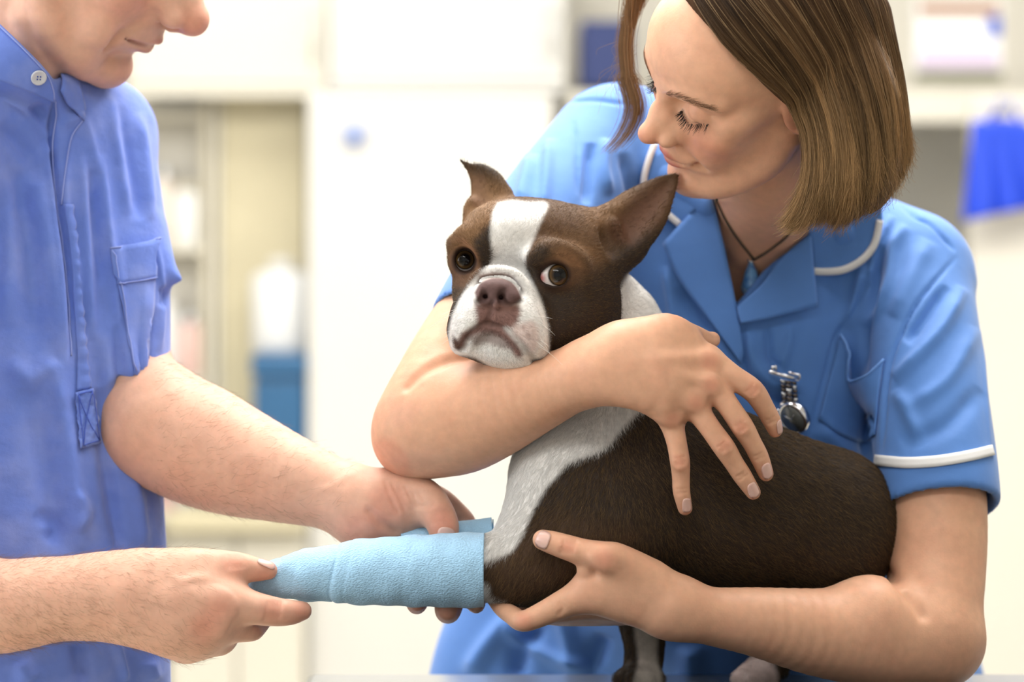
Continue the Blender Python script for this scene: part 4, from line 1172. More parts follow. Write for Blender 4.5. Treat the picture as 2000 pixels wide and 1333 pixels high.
def build_woman_things():
    # necklace: dark cord and a blue glass drop
    r = empty('necklace', P(1470, 520, 14), 'dark cord necklace with a blue glass drop at the woman\'s neck', 'necklace')
    Mc = mat('cord', srgb(60, 54, 46), .6); 
    L1 = [on(BV, *q, .0012)[0] for q in spline([(1400, 388), (1418, 428), (1442, 466), (1473, 506)], 6)]
    L2 = [on(BV, *q, .0012)[0] for q in spline([(1474, 506), (1502, 488), (1530, 466), (1552, 442)], 6)]
    tube_obj('cord', L1, .0011, Mc, r, 8); tube_obj('cord', L2, .0011, Mc, r, 8)
    p, n = on(BV, 1469, 525, .010)
    F_ = Field(); dv = unit(np.array([0, -.1, -1.0]))
    F_.add(Tube([(*(p + np.array([0, -.001, .0125])), .0022), (*(p + np.array([0, -.003, .002])), .0062), (*(p + np.array([0, -.003, -.008])), .0082)]), 0)
    v, f = F_.mesh(0.0008, 1)
    mesh_obj('pendant', v, f, mat('blue_glass', srgb(120, 180, 236), .08, spec=.6, coat=.6, mottle=(160, srgb(52, 110, 200), .7)), r)
    F2 = Field(); F2.add(Tube([(*(p + np.array([0.0005, .001, .003])), .0062), (*(p + np.array([0, .001, -.0105])), .0094)]), 0); v, f = F2.mesh(0.0009, 1)
    mesh_obj('glass_drop', v, f, mat('clear_blue_glass', srgb(170, 205, 235), .05, trans=.3, coat=.5), r)
    tube_obj('bail', [p + np.array([-.003, -.002, .0155]), p + np.array([0, -.003, .0135]), p + np.array([.003, -.002, .0155])], .001, M_chrome, r, 8)
    # fob watch pinned to the tunic
    w = empty('fob_watch', P(1540, 720, 14), 'steel fob watch pinned to the woman\'s tunic', 'watch')
    a, na = on(BT, 1533, 735, 0); a = a + np.array([0, -.012, 0])
    cc = (a[1] - D0) * 100
    Q = lambda u, v, d=0: P(u, v, cc + d)
    Mb = mat('watch_band', srgb(92, 84, 78), .3, metal=.9)
    tube_obj('pin_bar', [Q(1502, 726), Q(1530, 734), Q(1561, 742)], .0019, M_chrome, w, 8)
    tube_obj('pin_catch', [Q(1508, 726), Q(1509, 717), Q(1514, 716), Q(1516, 724)], .0015, M_chrome, w, 8)
    tube_obj('pin_hinge', [Q(1540, 728), Q(1556, 732), Q(1562, 733), Q(1562, 741)], .0013, M_chrome, w, 8)
    for i in range(6):
        y0 = 744 + i * 8.2; x0 = 1524 + i * .7; sk = .8
        for j, (xa, xb) in enumerate(((0, 10), (10, 22), (22, 32))):
            g = [[Q(x0 + x, y0 + y + (x - 16) * .12, -.1 * (j == 1)) for x in (xa + .5, xb - .5)] for y in (0, 7.4 if (i + j) % 2 else 6.6)]
            sheet('band_link', g, .0028, Mb if (i + j) % 3 else M_steel, w)
    ctr = Q(1552, 815, -.4); nd = unit((-.62, -.62, -.42))
    lathe('case', [(.0125, -.0045), (.0158, -.0035), (.0165, 0), (.0165, .003), (.0150, .0048), (.0138, .0050)], ctr, M_chrome, w, 36, nd)
    lathe('dial', [(.0132, .0048), (.0132, .0053)], ctr, mat('watch_dial', srgb(96, 98, 96), .25, coat=.8), w, 36, nd)
    x_ = unit(np.cross(nd, (0, 0, 1))); y_ = np.cross(x_, nd)
    for ang, ln_ in ((.5, .009), (2.3, .0065)):
        d_ = x_ * math.cos(ang) + y_ * math.sin(ang)
        tube_obj('hand', [ctr + nd * .0056, ctr + nd * .0056 + d_ * ln_], .0004, M_chrome, w, 6)
    for ang in (-.1, .35, -.55):
        d_ = x_ * math.cos(ang) + y_ * math.sin(ang)
        lathe('crown', [(.0022, .0155), (.0026, .017), (.0026, .0195), (.002, .020)], ctr, M_chrome, w, 12, d_)
    for s_ in (-1, 1):
        tube_obj('lug', [Q(1540 + s_ * 14, 790 + s_ * 3), Q(1545 + s_ * 16, 800 + s_ * 4)], .0026, M_chrome, w, 8)
    # pen clip showing in the pocket
    pn = empty('pen', P(1690, 745, 14), 'silver pen in the breast pocket of the light blue tunic', 'pen')
    b, nb_ = on(BT, 1690, 747, .004)
    ax_ = unit((.05, -.1, 1)); lathe('barrel', [(.003, -.012), (.003, -.006), (.0038, -.005), (.0038, .0), (.003, .0015)], b, M_chrome, pn, 14, ax_)
    tube_obj('clip', [b + np.array([0.002, -.004, 0]), b + np.array([.002, -.005, -.001]), b + np.array([.002, -.005, -.006])], .0012, M_chrome, pn, 8)
build_woman_things()

# ------------------------------------------------------------------ the dog
def build_dog():
    root = empty('dog', P(1300, 1340, 12), 'brown and white dog with a bandaged front leg, held by the woman', 'dog')
    B = Field()
    # trunk, chest, neck
    B.add(T([(1125, 945, 7.0, 118), (1220, 950, 7.0, 160), (1340, 968, 7.0, 186), (1480, 994, 8.0, 164), (1590, 1014, 9.5, 134)], sub=5), 0)
    B.add(E(1645, 1035, 9.5, 88, 110, 112), 0.05)
    B.add(T([(1105, 575, 8.5, 88), (1185, 650, 8.5, 112), (1200, 780, 7.5, 132), (1180, 900, 7, 140)], sub=5), 0.03)
    B.add(E(1120, 930, 4.0, 105, 120, 120), 0.03)
    # bandaged fore leg: shoulder, upper arm, forearm reaching to the left
    B.add(T([(1190, 1020, 1.0, 120), (1090, 1080, -0.5, 98), (1010, 1113, -1.5, 70), (940, 1114, -1.8, 60), (820, 1116, -2.0, 54), (640, 1124, -2.0, 40), (545, 1131, -2.0, 30), (505, 1138, -2.0, 20)], sub=5), 0.03)
    B.add(T([(1075, 945, 2.0, 74), (1035, 1020, .8, 56), (1000, 1070, -.6, 44), (965, 1095, -1.6, 38)], sub=5), 0.02)
    # standing fore leg and paw
    B.add(T([(1200, 1080, 12, 95), (1245, 1170, 12.5, 58), (1258, 1250, 12.5, 41), (1256, 1298, 12.5, 37), (1252, 1312, 12.2, 29)], sub=4), 0.03)
    for du, dc in ((-34, -1.2), (-12, -2.2), (14, -2.0), (34, -0.8)):
        B.add(T([(1250 + du * .6, 1318, 12 + dc * .6, 19), (1248 + du, 1327, 11.6 + dc, 17)]), 0.008)
    # hind legs
    for dc, du, dv in ((3.5, 0, 0), (9.0, 18, -16)):
        B.add(T([(1590 + du, 1080, 6 + dc, 100), (1560 + du, 1180, 6.5 + dc, 62), (1545 + du, 1245 + dv, 8 + dc, 42), (1500 + du, 1296 + dv, 8.5 + dc, 35), (1482 + du, 1314 + dv, 8.5 + dc, 28)], sub=4), 0.03)
        for a, b in ((-30, -1.0), (-10, -1.9), (14, -1.7), (32, -.6)):
            B.add(T([(1478 + du + a * .6, 1315 + dv, 8.3 + dc + b * .6, 18), (1474 + du + a, 1326 + dv, 8 + dc + b, 16)]), 0.007)
    # skull
    B.add(E(1062, 512, 4.8, 148, 122, 122, roll(4)), 0.03)
    B.add(E(985, 455, 1.2, 82, 90, 62), 0.03)              # forehead
    B.add(E(1120, 600, 2.6, 84, 96, 96, roll(-8)), 0.03)   # near cheek
    B.add(E(1045, 640, 0.5, 95, 80, 68), 0.03)
    B.add(E(925, 565, 1.8, 42, 70, 70), 0.02)              # far cheek
    # brows
    B.add(T([(892, 478, .2, 20), (915, 463, -.9, 22), (940, 480, -1.6, 20)]), 0.012)
    B.add(T([(1042, 505, -2.9, 20), (1080, 490, -2.6, 26), (1122, 512, -1.4, 24), (1128, 545, -1.0, 20)]), 0.014)
    # eye bulges
    B.add(E(908, 509, .85, 33, 34, 34), 0.008)
    B.add(E(1083, 538, -1.75, 38, 36, 34), 0.008)
    # stop and muzzle
    B.add(E(972, 610, -2.2, 80, 88, 62, roll(5)), 0.02)
    B.add(E(920, 630, -3.0, 43, 60, 60, roll(14)), 0.012)   # far flew
    B.add(E(1020, 640, -3.7, 52, 58, 66, roll(-22)), 0.012) # near flew
    B.add(T([(906, 650, -2.8, 29), (900, 672, -2.2, 20)]), 0.008)
    B.add(T([(1040, 668, -3.6, 32), (1052, 700, -2.8, 17)]), 0.010)
    B.add(E(978, 676, -2.0, 66, 66, 36, roll(14)), 0.006)   # chin
    B.add(E(995, 692, -1.2, 82, 66, 32, roll(16)), 0.010)
    B.add(E(930, 668, -1.6, 40, 50, 30, roll(20)), 0.010)
    # fold over the nose, along the muzzle side
    B.add(T([(918, 560, -3.6, 9), (932, 538, -4.1, 10), (965, 528, -4.4, 10), (1000, 533, -4.3, 10), (1026, 556, -4.3, 10), (1042, 600, -4.4, 9), (1058, 640, -4.0, 8)]), 0.006)
    B.sub(T([(1018, 534, -5.6, 3), (1044, 576, -5.3, 4), (1062, 622, -4.9, 4), (1072, 668, -4.2, 4)]), 0.005)
    # nose
    B.add(E(969, 570, -5.6, 45, 30, 27, roll(5)), 0.007)
    B.add(E(940, 581, -6.2, 18, 18, 17), 0.004)
    B.add(E(997, 583, -6.2, 20, 18, 17), 0.004)
    B.add(E(967, 589, -6.5, 13, 14, 16), 0.004)
    DK = []
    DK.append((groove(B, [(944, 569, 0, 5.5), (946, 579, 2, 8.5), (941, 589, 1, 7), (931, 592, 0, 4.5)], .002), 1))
    B.sub(T([(946, 580, depth_of(B, 946, 580) - .2, 6), (949, 579, depth_of(B, 946, 580) + .8, 5)]), .002)
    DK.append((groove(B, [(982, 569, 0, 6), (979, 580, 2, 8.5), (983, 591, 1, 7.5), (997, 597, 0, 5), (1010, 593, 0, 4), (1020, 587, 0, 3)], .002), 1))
    B.sub(T([(979, 581, depth_of(B, 979, 581) - .2, 6), (978, 581, depth_of(B, 979, 581) + .8, 5)]), .002)
    # crease round the nose leather, philtrum and mouth line
    groove(B, [(926, 575, 0, 3), (934, 553, 0, 3.5), (965, 541, 0, 3.5), (1000, 547, 0, 3.5), (1020, 578, 0, 3)], .004)
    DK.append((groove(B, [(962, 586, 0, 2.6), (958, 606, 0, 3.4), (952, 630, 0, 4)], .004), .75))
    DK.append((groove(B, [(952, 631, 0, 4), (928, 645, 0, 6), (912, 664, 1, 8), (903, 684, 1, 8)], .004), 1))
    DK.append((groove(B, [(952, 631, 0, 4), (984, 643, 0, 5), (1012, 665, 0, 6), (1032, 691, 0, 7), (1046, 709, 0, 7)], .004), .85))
    # ears: thick lobes scooped out in front
    nr = unit((-0.30, -0.92, 0.22)); nl = unit((-0.10, -0.98, 0.15))
    B.add(T([(1170, 470, 4.0, 66), (1212, 452, 4.5, 66), (1250, 418, 5.0, 56), (1288, 376, 5.3, 32), (1312, 352, 5.4, 14), (1321, 343, 5.4, 6)], (nr, 0.36), 5), 0.010)
    B.add(T([(1215, 500, 4.2, 30), (1238, 490, 4.6, 22), (1240, 470, 4.6, 18)]), 0.008)
    B.sub(T([(1200, 470, 2.0, 36), (1224, 447, 2.4, 42), (1254, 414, 3.2, 37), (1285, 380, 4.3, 19), (1305, 358, 5.0, 7)], (nr, 0.62), 5), 0.005)
    B.add(T([(1200, 440, 3.4, 9), (1212, 470, 3.4, 9), (1226, 492, 3.3, 8)]), 0.008)
    B.add(T([(958, 425, 4.6, 42), (953, 388, 5.2, 34), (943, 356, 5.6, 24), (921, 331, 5.8, 11), (903, 316, 5.8, 4.5), (892, 306, 5.8, 2.5)], (nl, 0.36), 5), 0.010)
    B.add(T([(985, 380, 5.4, 14), (965, 352, 5.8, 12), (940, 334, 6.0, 8)]), 0.008)
    B.sub(T([(938, 410, 2.4, 13), (945, 384, 3.2, 21), (940, 358, 4.2, 15), (922, 337, 5.2, 5)], (nl, 0.7), 5), 0.006)
    B.add(T([(922, 398, 4.6, 9), (916, 412, 4.4, 9), (918, 438, 4.0, 11), (909, 452, 3.6, 7)]), 0.008)
    # eye openings
    B.sub(E(908, 508, -1.2, 21, 62, 24), 0.002)
    B.sub(E(1086, 537, -3.8, 25, 62, 23), 0.002)
    B.sub(E(1068, 540, -3.8, 15, 56, 13), 0.004)
    v, f = B.mesh(0.0017, smooth=2)
    n = vnormals(v, f)
    # coat colours
    brown, dark, tan = srgb(94, 69, 49), srgb(52, 41, 33), srgb(138, 102, 66)
    white, pinkw = srgb(247, 244, 239), srgb(232, 205, 196)
    q = uv_of(v); dep = (v[:, 1] - D0) * 100
    c = np.tile(np.array(dark), (len(v), 1))
    rg = np.random.default_rng(3)
    paint_poly(c, v, [(880, 380), (1000, 370), (1160, 380), (1330, 330), (1330, 420), (1220, 470), (1140, 560), (1000, 560), (870, 540)], brown, 25)
    paint_poly(c, v, [(905, 330), (1000, 370), (960, 450), (890, 520), (880, 450)], tan, 20, amount=.55)
    paint_poly(c, v, [(1130, 385), (1210, 350), (1220, 420), (1150, 450)], tan, 22, amount=.4)
    paint_poly(c, v, [(1075, 455), (1140, 460), (1180, 510), (1120, 500)], tan, 20, amount=.35)
    paint_poly(c, v, [(1090, 1010), (1250, 1040), (1150, 1110), (980, 1160), (940, 1080)], brown, 40, amount=.6)
    # dark streaks beside the blaze, lighter brows
    paint_poly(c, v, [(925, 470), (958, 440), (965, 490), (948, 540), (930, 530)], dark, 9, cmax=4)
    paint_poly(c, v, [(1026, 505), (1052, 478), (1074, 490), (1060, 520), (1052, 556), (1030, 560), (1022, 535)], dark, 11, cmax=4, amount=.95)
    paint_poly(c, v, [(1040, 560), (1120, 560), (1210, 520), (1210, 660), (1140, 720), (1080, 700)], dark, 22, cmax=9, amount=.9)
    paint_poly(c, v, [(1076, 488), (1110, 488), (1140, 520), (1122, 522), (1090, 506)], srgb(140, 104, 74), 7, cmax=3, amount=.75)
    paint_poly(c, v, [(890, 470), (905, 468), (935, 500), (936, 530), (926, 525), (915, 485)], srgb(146, 106, 78), 6, cmax=4, amount=.7)
    paint_poly(c, v, [(885, 525), (925, 535), (915, 555), (888, 560)], srgb(120, 88, 68), 8, cmax=4, amount=.6)
    # inner ears
    paint(c, v, T([(1222, 447, 3.0, 30), (1262, 405, 3.8, 30), (1298, 366, 4.8, 12)]), srgb(92, 62, 46), .008, .85)
    paint(c, v, T([(936, 384, 3.6, 18), (930, 352, 4.6, 14)]), srgb(112, 80, 64), .006, .8)
    # white: blaze, muzzle, chin, collar, chest
    paint_poly(c, v, [(972, 398), (1000, 393), (1030, 396), (1068, 398), (1058, 430), (1040, 470), (1026, 505), (1020, 540), (960, 540), (962, 500), (958, 460), (962, 420)], white, 6, cmax=8)
    paint_poly(c, v, [(1060, 394), (1110, 398), (1075, 402)], white, 3, cmin=4)
    paint_poly(c, v, [(962, 515), (1015, 515), (1040, 552), (1058, 592), (1070, 640), (1074, 690), (1090, 708), (1060, 735), (990, 740), (930, 700), (880, 690), (878, 640), (893, 596), (918, 556), (940, 532)], white, 5, cmax=3.5)
    paint_poly(c, v, [(1226, 538), (1258, 526), (1290, 560), (1330, 620), (1330, 690), (1204, 690), (1198, 630), (1206, 575)], white, 7, cmin=2)
    paint_poly(c, v, [(1000, 738), (1100, 725), (1190, 690), (1330, 690), (1290, 760), (1215, 838), (1180, 878), (1110, 905), (1055, 950), (1020, 1000), (995, 1055), (955, 1078), (900, 1078), (900, 1000), (980, 900)], white, 7, cmin=-3.0)
    paint_poly(c, v, [(1000, 900), (1100, 905), (1066, 955), (1040, 1004), (1020, 1050), (985, 1085), (900, 1088), (900, 900)], white, 6)
    paint_poly(c, v, [(900, 1145), (952, 1140), (962, 1165), (1000, 1182), (990, 1200), (900, 1200)], white, 6)
    paint_poly(c, v, [(1236, 1210), (1282, 1210), (1284, 1280), (1290, 1345), (1238, 1345), (1246, 1290)], srgb(222, 212, 200), 6, cmin=8)
    paint_poly(c, v, [(1430, 1275), (1505, 1285), (1512, 1350), (1420, 1350)], srgb(226, 205, 198), 8, cmin=5)
    # pigment: nose leather, lips, freckles; also shade painted on the chin top
    nose = srgb(98, 74, 71)
    paint_poly(c, v, [(926, 572), (938, 552), (965, 542), (998, 548), (1018, 578), (1012, 592), (990, 600), (985, 606), (950, 604), (934, 594)], nose, 4, cmax=-3.2)
    paint_poly(c, v, [(935, 538), (965, 534), (995, 538), (1000, 546), (965, 542), (940, 549)], srgb(160, 128, 116), 4, cmax=-3, amount=.8)
    paint_poly(c, v, [(928, 592), (945, 596), (1008, 594), (1014, 618), (1004, 640), (985, 640), (1000, 660), (1010, 672), (1020, 690), (1010, 698), (985, 664), (950, 650), (915, 662), (905, 680), (893, 676), (903, 650), (930, 632)], srgb(138, 104, 96), 7, cmax=-2.5)
    paint_poly(c, v, [(918, 660), (950, 642), (990, 655), (1014, 684), (985, 682), (950, 672), (928, 676)], srgb(120, 92, 86), 8, cmax=-1.5, amount=.75)  # shade below the mouth line, put into the chin colour
    paint_poly(c, v, [(1004, 636), (1040, 628), (1052, 660), (1040, 690), (1020, 672), (1000, 652)], pinkw, 8, cmax=-2, amount=.8)
    paint_poly(c, v, [(1036, 704), (1070, 698), (1064, 716), (1044, 718)], srgb(70, 50, 46), 4, cmax=0)
    paint_poly(c, v, [(884, 655), (897, 668), (900, 684), (888, 680)], srgb(90, 66, 58), 4, cmax=0)
    for x, y in ((1010, 612), (1022, 640), (1030, 655), (1006, 690)):
        paint_poly(c, v, [(x - 5, y), (x, y - 5), (x + 5, y), (x, y + 5)], srgb(170, 130, 120), 4, cmax=-2, amount=.5)
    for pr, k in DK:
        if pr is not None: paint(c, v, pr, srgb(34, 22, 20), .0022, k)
    # eye rims
    paint(c, v, E(908, 509, -.4, 27, 40, 30), srgb(40, 26, 22), .0022, .9)
    paint(c, v, E(1082, 538, -3.2, 35, 40, 28), srgb(38, 25, 21), .0022, .9)
    Md = mat('dog_coat_skin', attr=True, rough=0.62, spec=0.25, bump=(900, 0.25, 0.0006), vary=(260, 0.10))
    body = mesh_obj('body', v, f, Md, root, cols=c)
    # fur
    Mf = mat('dog_fur', attr=True, rough=0.55, spec=0.3)
    a = np.linalg.norm(np.cross(v[f[:, 1]] - v[f[:, 0]], v[f[:, 3]] - v[f[:, 0]]), axis=1)
    nrm_f = n[f].mean(1); cen = v[f].mean(1); quv = uv_of(cen); cd = (cen[:, 1] - D0) * 100
    front = np.where(nrm_f[:, 1] < 0.35, 1.0, 0.12)
    # bare or covered places: nose leather, inside of ears, under the bandage, eyes
    bare = (poly_sd(quv, [(922, 545), (1020, 545), (1020, 604), (922, 604)]) < 0) & (cd < -4.5)
    bare |= (quv[:, 0] < 948) & (quv[:, 1] > 1030)
    bare |= ((poly_sd(quv, [(1205, 470), (1215, 425), (1260, 385), (1312, 352), (1290, 400), (1250, 450), (1232, 490)]) < 0) | (poly_sd(quv, [(920, 410), (925, 360), (915, 335), (945, 345), (960, 380), (945, 410)]) < 0)) & (nrm_f[:, 1] < 0) & (rg.random(len(f)) < .85)
    for ex, ey, rr in ((908, 510, 30), (1083, 538, 36)):
        bare |= (np.hypot(quv[:, 0] - ex, quv[:, 1] - ey) < rr) & (cd < 3)
    face = (quv[:, 1] < 740) & (quv[:, 0] < 1215)
    w = a * front * np.where(bare, 0, 1) * np.where(face, 1.7, 1.0)
    NF = 170000
    pick = rg.choice(len(f), NF, p=w / w.sum())
    r1, r2 = rg.random((2, NF, 1))
    fv = v[f[pick]]
    base = (fv[:, 0] * (1 - r1) + fv[:, 1] * r1) * (1 - r2) + (fv[:, 3] * (1 - r1) + fv[:, 2] * r1) * r2
    nn = nrm_f[pick]; nn = nn / np.linalg.norm(nn, axis=1)[:, None]
    cc = c[f[pick]].mean(1)
    bu = uv_of(base); bd = (base[:, 1] - D0) * 100
    # direction the coat lies in
    fl = np.tile(np.array([0.75, 0.15, -0.65]), (NF, 1))                      # trunk: backwards and down
    hd = (bu[:, 1] < 735) & (bu[:, 0] < 1330)
    nose_p = P(968, 560, -6.5)
    fl[hd] = base[hd] - nose_p + np.array([0, 0, 0.02])
    bl_ = lambda x, a, b: np.clip((x - a) / (b - a), 0, 1)[:, None]
    w1 = (1 - bl_(bu[:, 0], 1100, 1420)) * (~hd)[:, None]
    fl = fl * (1 - w1) + np.array([-0.4, -0.1, -1.0]) * w1
    st_ = (bu[:, 1] > 1190)
    fl[st_] = np.array([0, -0.1, -1.0])
    fl /= np.linalg.norm(fl, axis=1)[:, None]
    fl = fl + rg.normal(0, 0.22, fl.shape)
    fl -= nn * (fl * nn).sum(1)[:, None]; fl /= np.linalg.norm(fl, axis=1)[:, None] + 1e-9
    L = np.where(hd, 0.0042, 0.0085) * rg.uniform(0.6, 1.25, NF)
    L = np.where(hd & (bd < -2), 0.0032, L)
    L = np.where(bu[:, 1] > 1190, 0.006, L)
    t = np.linspace(0, 1, 4)[None, :, None]
    lift = 0.42
    pts = base[:, None] - nn[:, None] * 0.0004 + L[:, None, None] * (fl[:, None] * (t * 0.95) + nn[:, None] * (lift * t - 0.26 * t * t))
    lum = cc.mean(1, keepdims=True)
    tint = 1 + rg.normal(0, 1, (NF, 1)) * np.where(lum > 0.4, 0.04, 0.16)
    warm = rg.random((NF, 1)) ** 2 * 0.6
    lum = cc.mean(1, keepdims=True)
    fc = cc * tint
    fc = np.where(lum < 0.12, fc * (1 - warm) + np.array(srgb(150, 118, 74)) * warm * 0.9, fc)
    strands('fur', pts, 0.00013, 0.00004, Mf, root, np.clip(fc, 0.004, 0.95))
    bpy.data.objects['fur']['kind'] = 'stuff'
    # eyes
    def eye(u_, v_, c_, rad, gaze, inner):
        ctr = P(u_, v_, c_); R_ = RP(rad, c_); g = unit(gaze)
        vs, fs = [], []
        NN, MM = 40, 28
        A = unit(np.cross(g, (0, 0, 1))); Bv = np.cross(A, g)
        for i in range(MM + 1):
            th = math.pi * i / MM
            for j in range(NN):
                ph = 2 * math.pi * j / NN
                bul = 1 + 0.07 * max(0.0, 1 - th / 0.75)
                vs.append(ctr + R_ * bul * (g * math.cos(th) + math.sin(th) * (A * math.cos(ph) + Bv * math.sin(ph))))
        for i in range(MM):
            for j in range(NN):
                fs.append((i * NN + j, i * NN + (j + 1) % NN, (i + 1) * NN + (j + 1) % NN, (i + 1) * NN + j))
        vs = np.array(vs)
        th = np.repeat(np.linspace(0, math.pi, MM + 1), NN)
        ecol = np.tile(np.array(srgb(232, 222, 218)), (len(vs), 1))
        def ring(t0, t1, col, sf=0.04):
            w_ = (np.clip((th - t0) / sf + .5, 0, 1) * np.clip((t1 - th) / sf + .5, 0, 1))[:, None]
            ecol[:] = ecol * (1 - w_) + np.array(col) * w_
        ring(-1, .74, srgb(24, 17, 14)); ring(-1, .65, srgb(104, 78, 44)); ring(-1, .55, srgb(62, 46, 30)); ring(-1, .42, srgb(7, 7, 10))
        if inner is not None:
            dd = np.linalg.norm(vs - P(*inner), axis=1)
            w_ = np.clip(1.0 - (dd - 0.002) / 0.005, 0, 1)[:, None]
            ecol[:] = ecol * (1 - w_) + np.array(srgb(206, 120, 116)) * w_
        o = mesh_obj('eye', vs, fs, mat('dog_eye', attr=True, rough=0.05, spec=0.35), root, cols=ecol)
        return o
    eye(908, 509, 1.05, 29, (0.02, -1, 0.03), None)
    eye(1083, 538, -1.6, 33, (0.30, -0.95, 0.0), (1054, 544, -2.6))
    # whiskers
    wk = []
    for i in range(16):
        sd = i % 2
        s0 = P(900 + rg.uniform(0, 25), 600 + rg.uniform(0, 55), -4.6) if sd else P(1035 + rg.uniform(-15, 15), 640 + rg.uniform(-20, 50), -5.4)
        d_ = np.array([(-.8 if sd else .7) + rg.normal(0, .15), -.45, rg.normal(-.1, .25)]); ln_ = rg.uniform(.015, .03)
        tt = np.linspace(0, 1, 6)[:, None]
        wk.append(s0 + d_ * ln_ * tt + np.array([0, 0, -.006]) * tt ** 2)
    strands('whiskers', np.array(wk), 0.00016, 0.00005, mat('whisker', srgb(235, 230, 222), 0.4), root)
    return v, f
dog_v, dog_f = build_dog()

# ------------------------------------------------------------------ the man
def build_man():
    root = empty('person', P(60, 1420, 12), 'man in a violet-blue shirt holding the bandaged leg', 'person')
    SK, RED = np.array(srgb(231, 182, 157)), np.array(srgb(212, 128, 106))
    ops = []
    Rm = np.array([[0.259, 0.846, 0.467], [0.938, -0.105, -0.33], [0.23, -0.523, 0.821]])
    Uo, S_, Vt = np.linalg.svd(Rm); Rm = Uo @ Vt
    H = Head((-0.3815, 2.226, CZ + 0.3808), Rm, 1.06)
    F = Field()
    F.add(H.ell(0, -0.9, 2.8, 7.6, 9.6, 8.4), 0)
    F.add(H.ell(0, 4.4, 3.6, 6.2, 4.4, 5.0), 0.02)
    F.add(H.ell(0, 3.0, -3.8, 6.1, 5.4, 6.8), 0.02)
    for s in (-1, 1):
        F.add(H.tube([(s * 5.9, -0.4, -4.6, 1.8), (s * 5.5, 2.0, -8.0, 1.7), (s * 3.2, 5.0, -10.1, 1.5), (0, 6.0, -10.6, 1.5)]), 0.014)
        F.add(H.ell(s * 3.8, 5.7, -2.5, 2.1, 1.9, 2.0), 0.016)
        F.add(H.ell(s * 3.9, 5.2, -6.6, 1.9, 2.0, 2.2), 0.014)
        F.add(H.ell(s * 3.7, 4.6, -9.0, 1.5, 1.8, 1.6), 0.010)       # jowl
        F.add(H.tube([(s * 5.0, 5.9, 2.1, .8), (s * 3.3, 7.8, 2.6, .9), (s * 1.4, 8.6, 2.1, .8)]), 0.012)
        F.add(H.ell(s * 3.1, 6.5, 0.3, 1.5, 1.45, 1.2), 0.006)
    F.add(H.ell(0, 6.6, -5.2, 3.1, 2.6, 3.0), 0.016)
    F.add(H.ell(0, 6.5, -10.0, 2.2, 1.75, 1.6), 0.010)
    F.add(H.tube([(0, 8.2, 2.0, .9), (0, 8.9, .8, .95), (0, 10.2, -1.0, 1.05), (0, 11.1, -2.3, 1.2)]), 0.010)
    F.add(H.ell(0, 11.35, -2.65, 1.35, 1.35, 1.4), 0.006)
    for s in (-1, 1):
        F.add(H.ell(s * 1.5, 9.8, -2.95, .95, 1.35, 1.0), 0.005)
        F.add(H.ell(s * .9, 9.7, -1.6, .9, 1.1, 1.4), 0.008)
        F.add(H.ell(s * 1.6, 8.4, -2.2, 1.0, .9, 1.2), 0.010)
        F.sub(H.tube([(s * .85, 10.9, -4.15, .26), (s * 1.05, 10.2, -4.0, .36), (s * 1.1, 9.5, -3.9, .26)]), 0.003)
        F.sub(H.tube([(s * 2.7, 9.5, -2.6, .03), (s * 2.6, 9.2, -3.2, .05), (s * 2.1, 8.9, -4.0, .05)]), 0.006)
        F.sub(H.tube([(s * 2.6, 8.9, -3.3, .12), (s * 3.4, 7.9, -4.8, .16), (s * 3.9, 7.0, -6.4, .16), (s * 3.9, 6.6, -7.6, .12)]), 0.012)
        F.sub(H.tube([(s * 4.6, 6.3, -6.6, .1), (s * 4.7, 5.6, -8.0, .12), (s * 4.3, 5.4, -9.2, .1)]), 0.008)
        F.add(H.ell(s * 7.3, -.6, -.6, .55, 1.8, 3.1), 0.006)
    F.add(H.tube([(0, 11.0, -3.6, .45), (0, 9.8, -4.2, .5)]), 0.006)
    up = [(-2.5, 7.5, -6.2, .14), (-1.6, 8.5, -6.0, .24), (-.6, 9.2, -5.9, .30), (0, 9.3, -5.9, .36), (.6, 9.2, -5.9, .30), (1.6, 8.5, -6.0, .24), (2.5, 7.5, -6.2, .14)]
    lo_ = [(-2.2, 7.4, -6.6, .14), (-1.3, 8.25, -6.95, .34), (0, 8.6, -7.1, .50), (1.3, 8.25, -6.95, .34), (2.2, 7.4, -6.6, .14)]
    F.add(H.tube(up), 0.005); F.add(H.tube(lo_), 0.005)
    F.sub(H.tube([(-2.9, 7.5, -6.3, .16), (-1.5, 8.8, -6.45, .19), (0, 9.5, -6.5, .16), (1.5, 8.8, -6.45, .19), (2.9, 7.5, -6.3, .16)]), 0.003)
    F.sub(H.tube([(-1.3, 8.4, -8.3, .3), (0, 8.7, -8.5, .3), (1.3, 8.4, -8.3, .3)]), 0.014)
    F.add(Tube([(*H.p(0, -3.2, -4.5), .058), (*P(35, 105, 11), .056), (*P(0, 180, 12), .062), (*P(-20, 300, 14), .07)]), 0.02)
    F.sub(T([(40, 20, 3, 2), (60, 70, 4, 3), (92, 120, 6, 3)]), 0.010)
    F.add(T([(50, 40, 5.0, 12), (70, 100, 6.0, 12), (84, 150, 7, 12)]), 0.02)
    F.add(T([(-120, 380, 14, 120), (40, 420, 14, 130), (160, 400, 18, 110)]), 0.05)
    head = F.mesh(0.0018, smooth=1)
    # near arm and hand: back of the hand to the camera, thumb over and finger under the bandaged paw
    A = Field()
    A.add(T([(-230, 1000, -2, 120), (-160, 1150, -5, 112), (-20, 1184, -6, 95), (100, 1172, -6.2, 84), (190, 1166, -6.2, 76), (240, 1166, -6.2, 74)], sub=5), 0)
    A.add(T([(220, 1166, -6.2, 74), (300, 1166, -6.2, 80), (370, 1172, -6.0, 76)], (unit((.1, -1, .15)), .62)), 0.02)
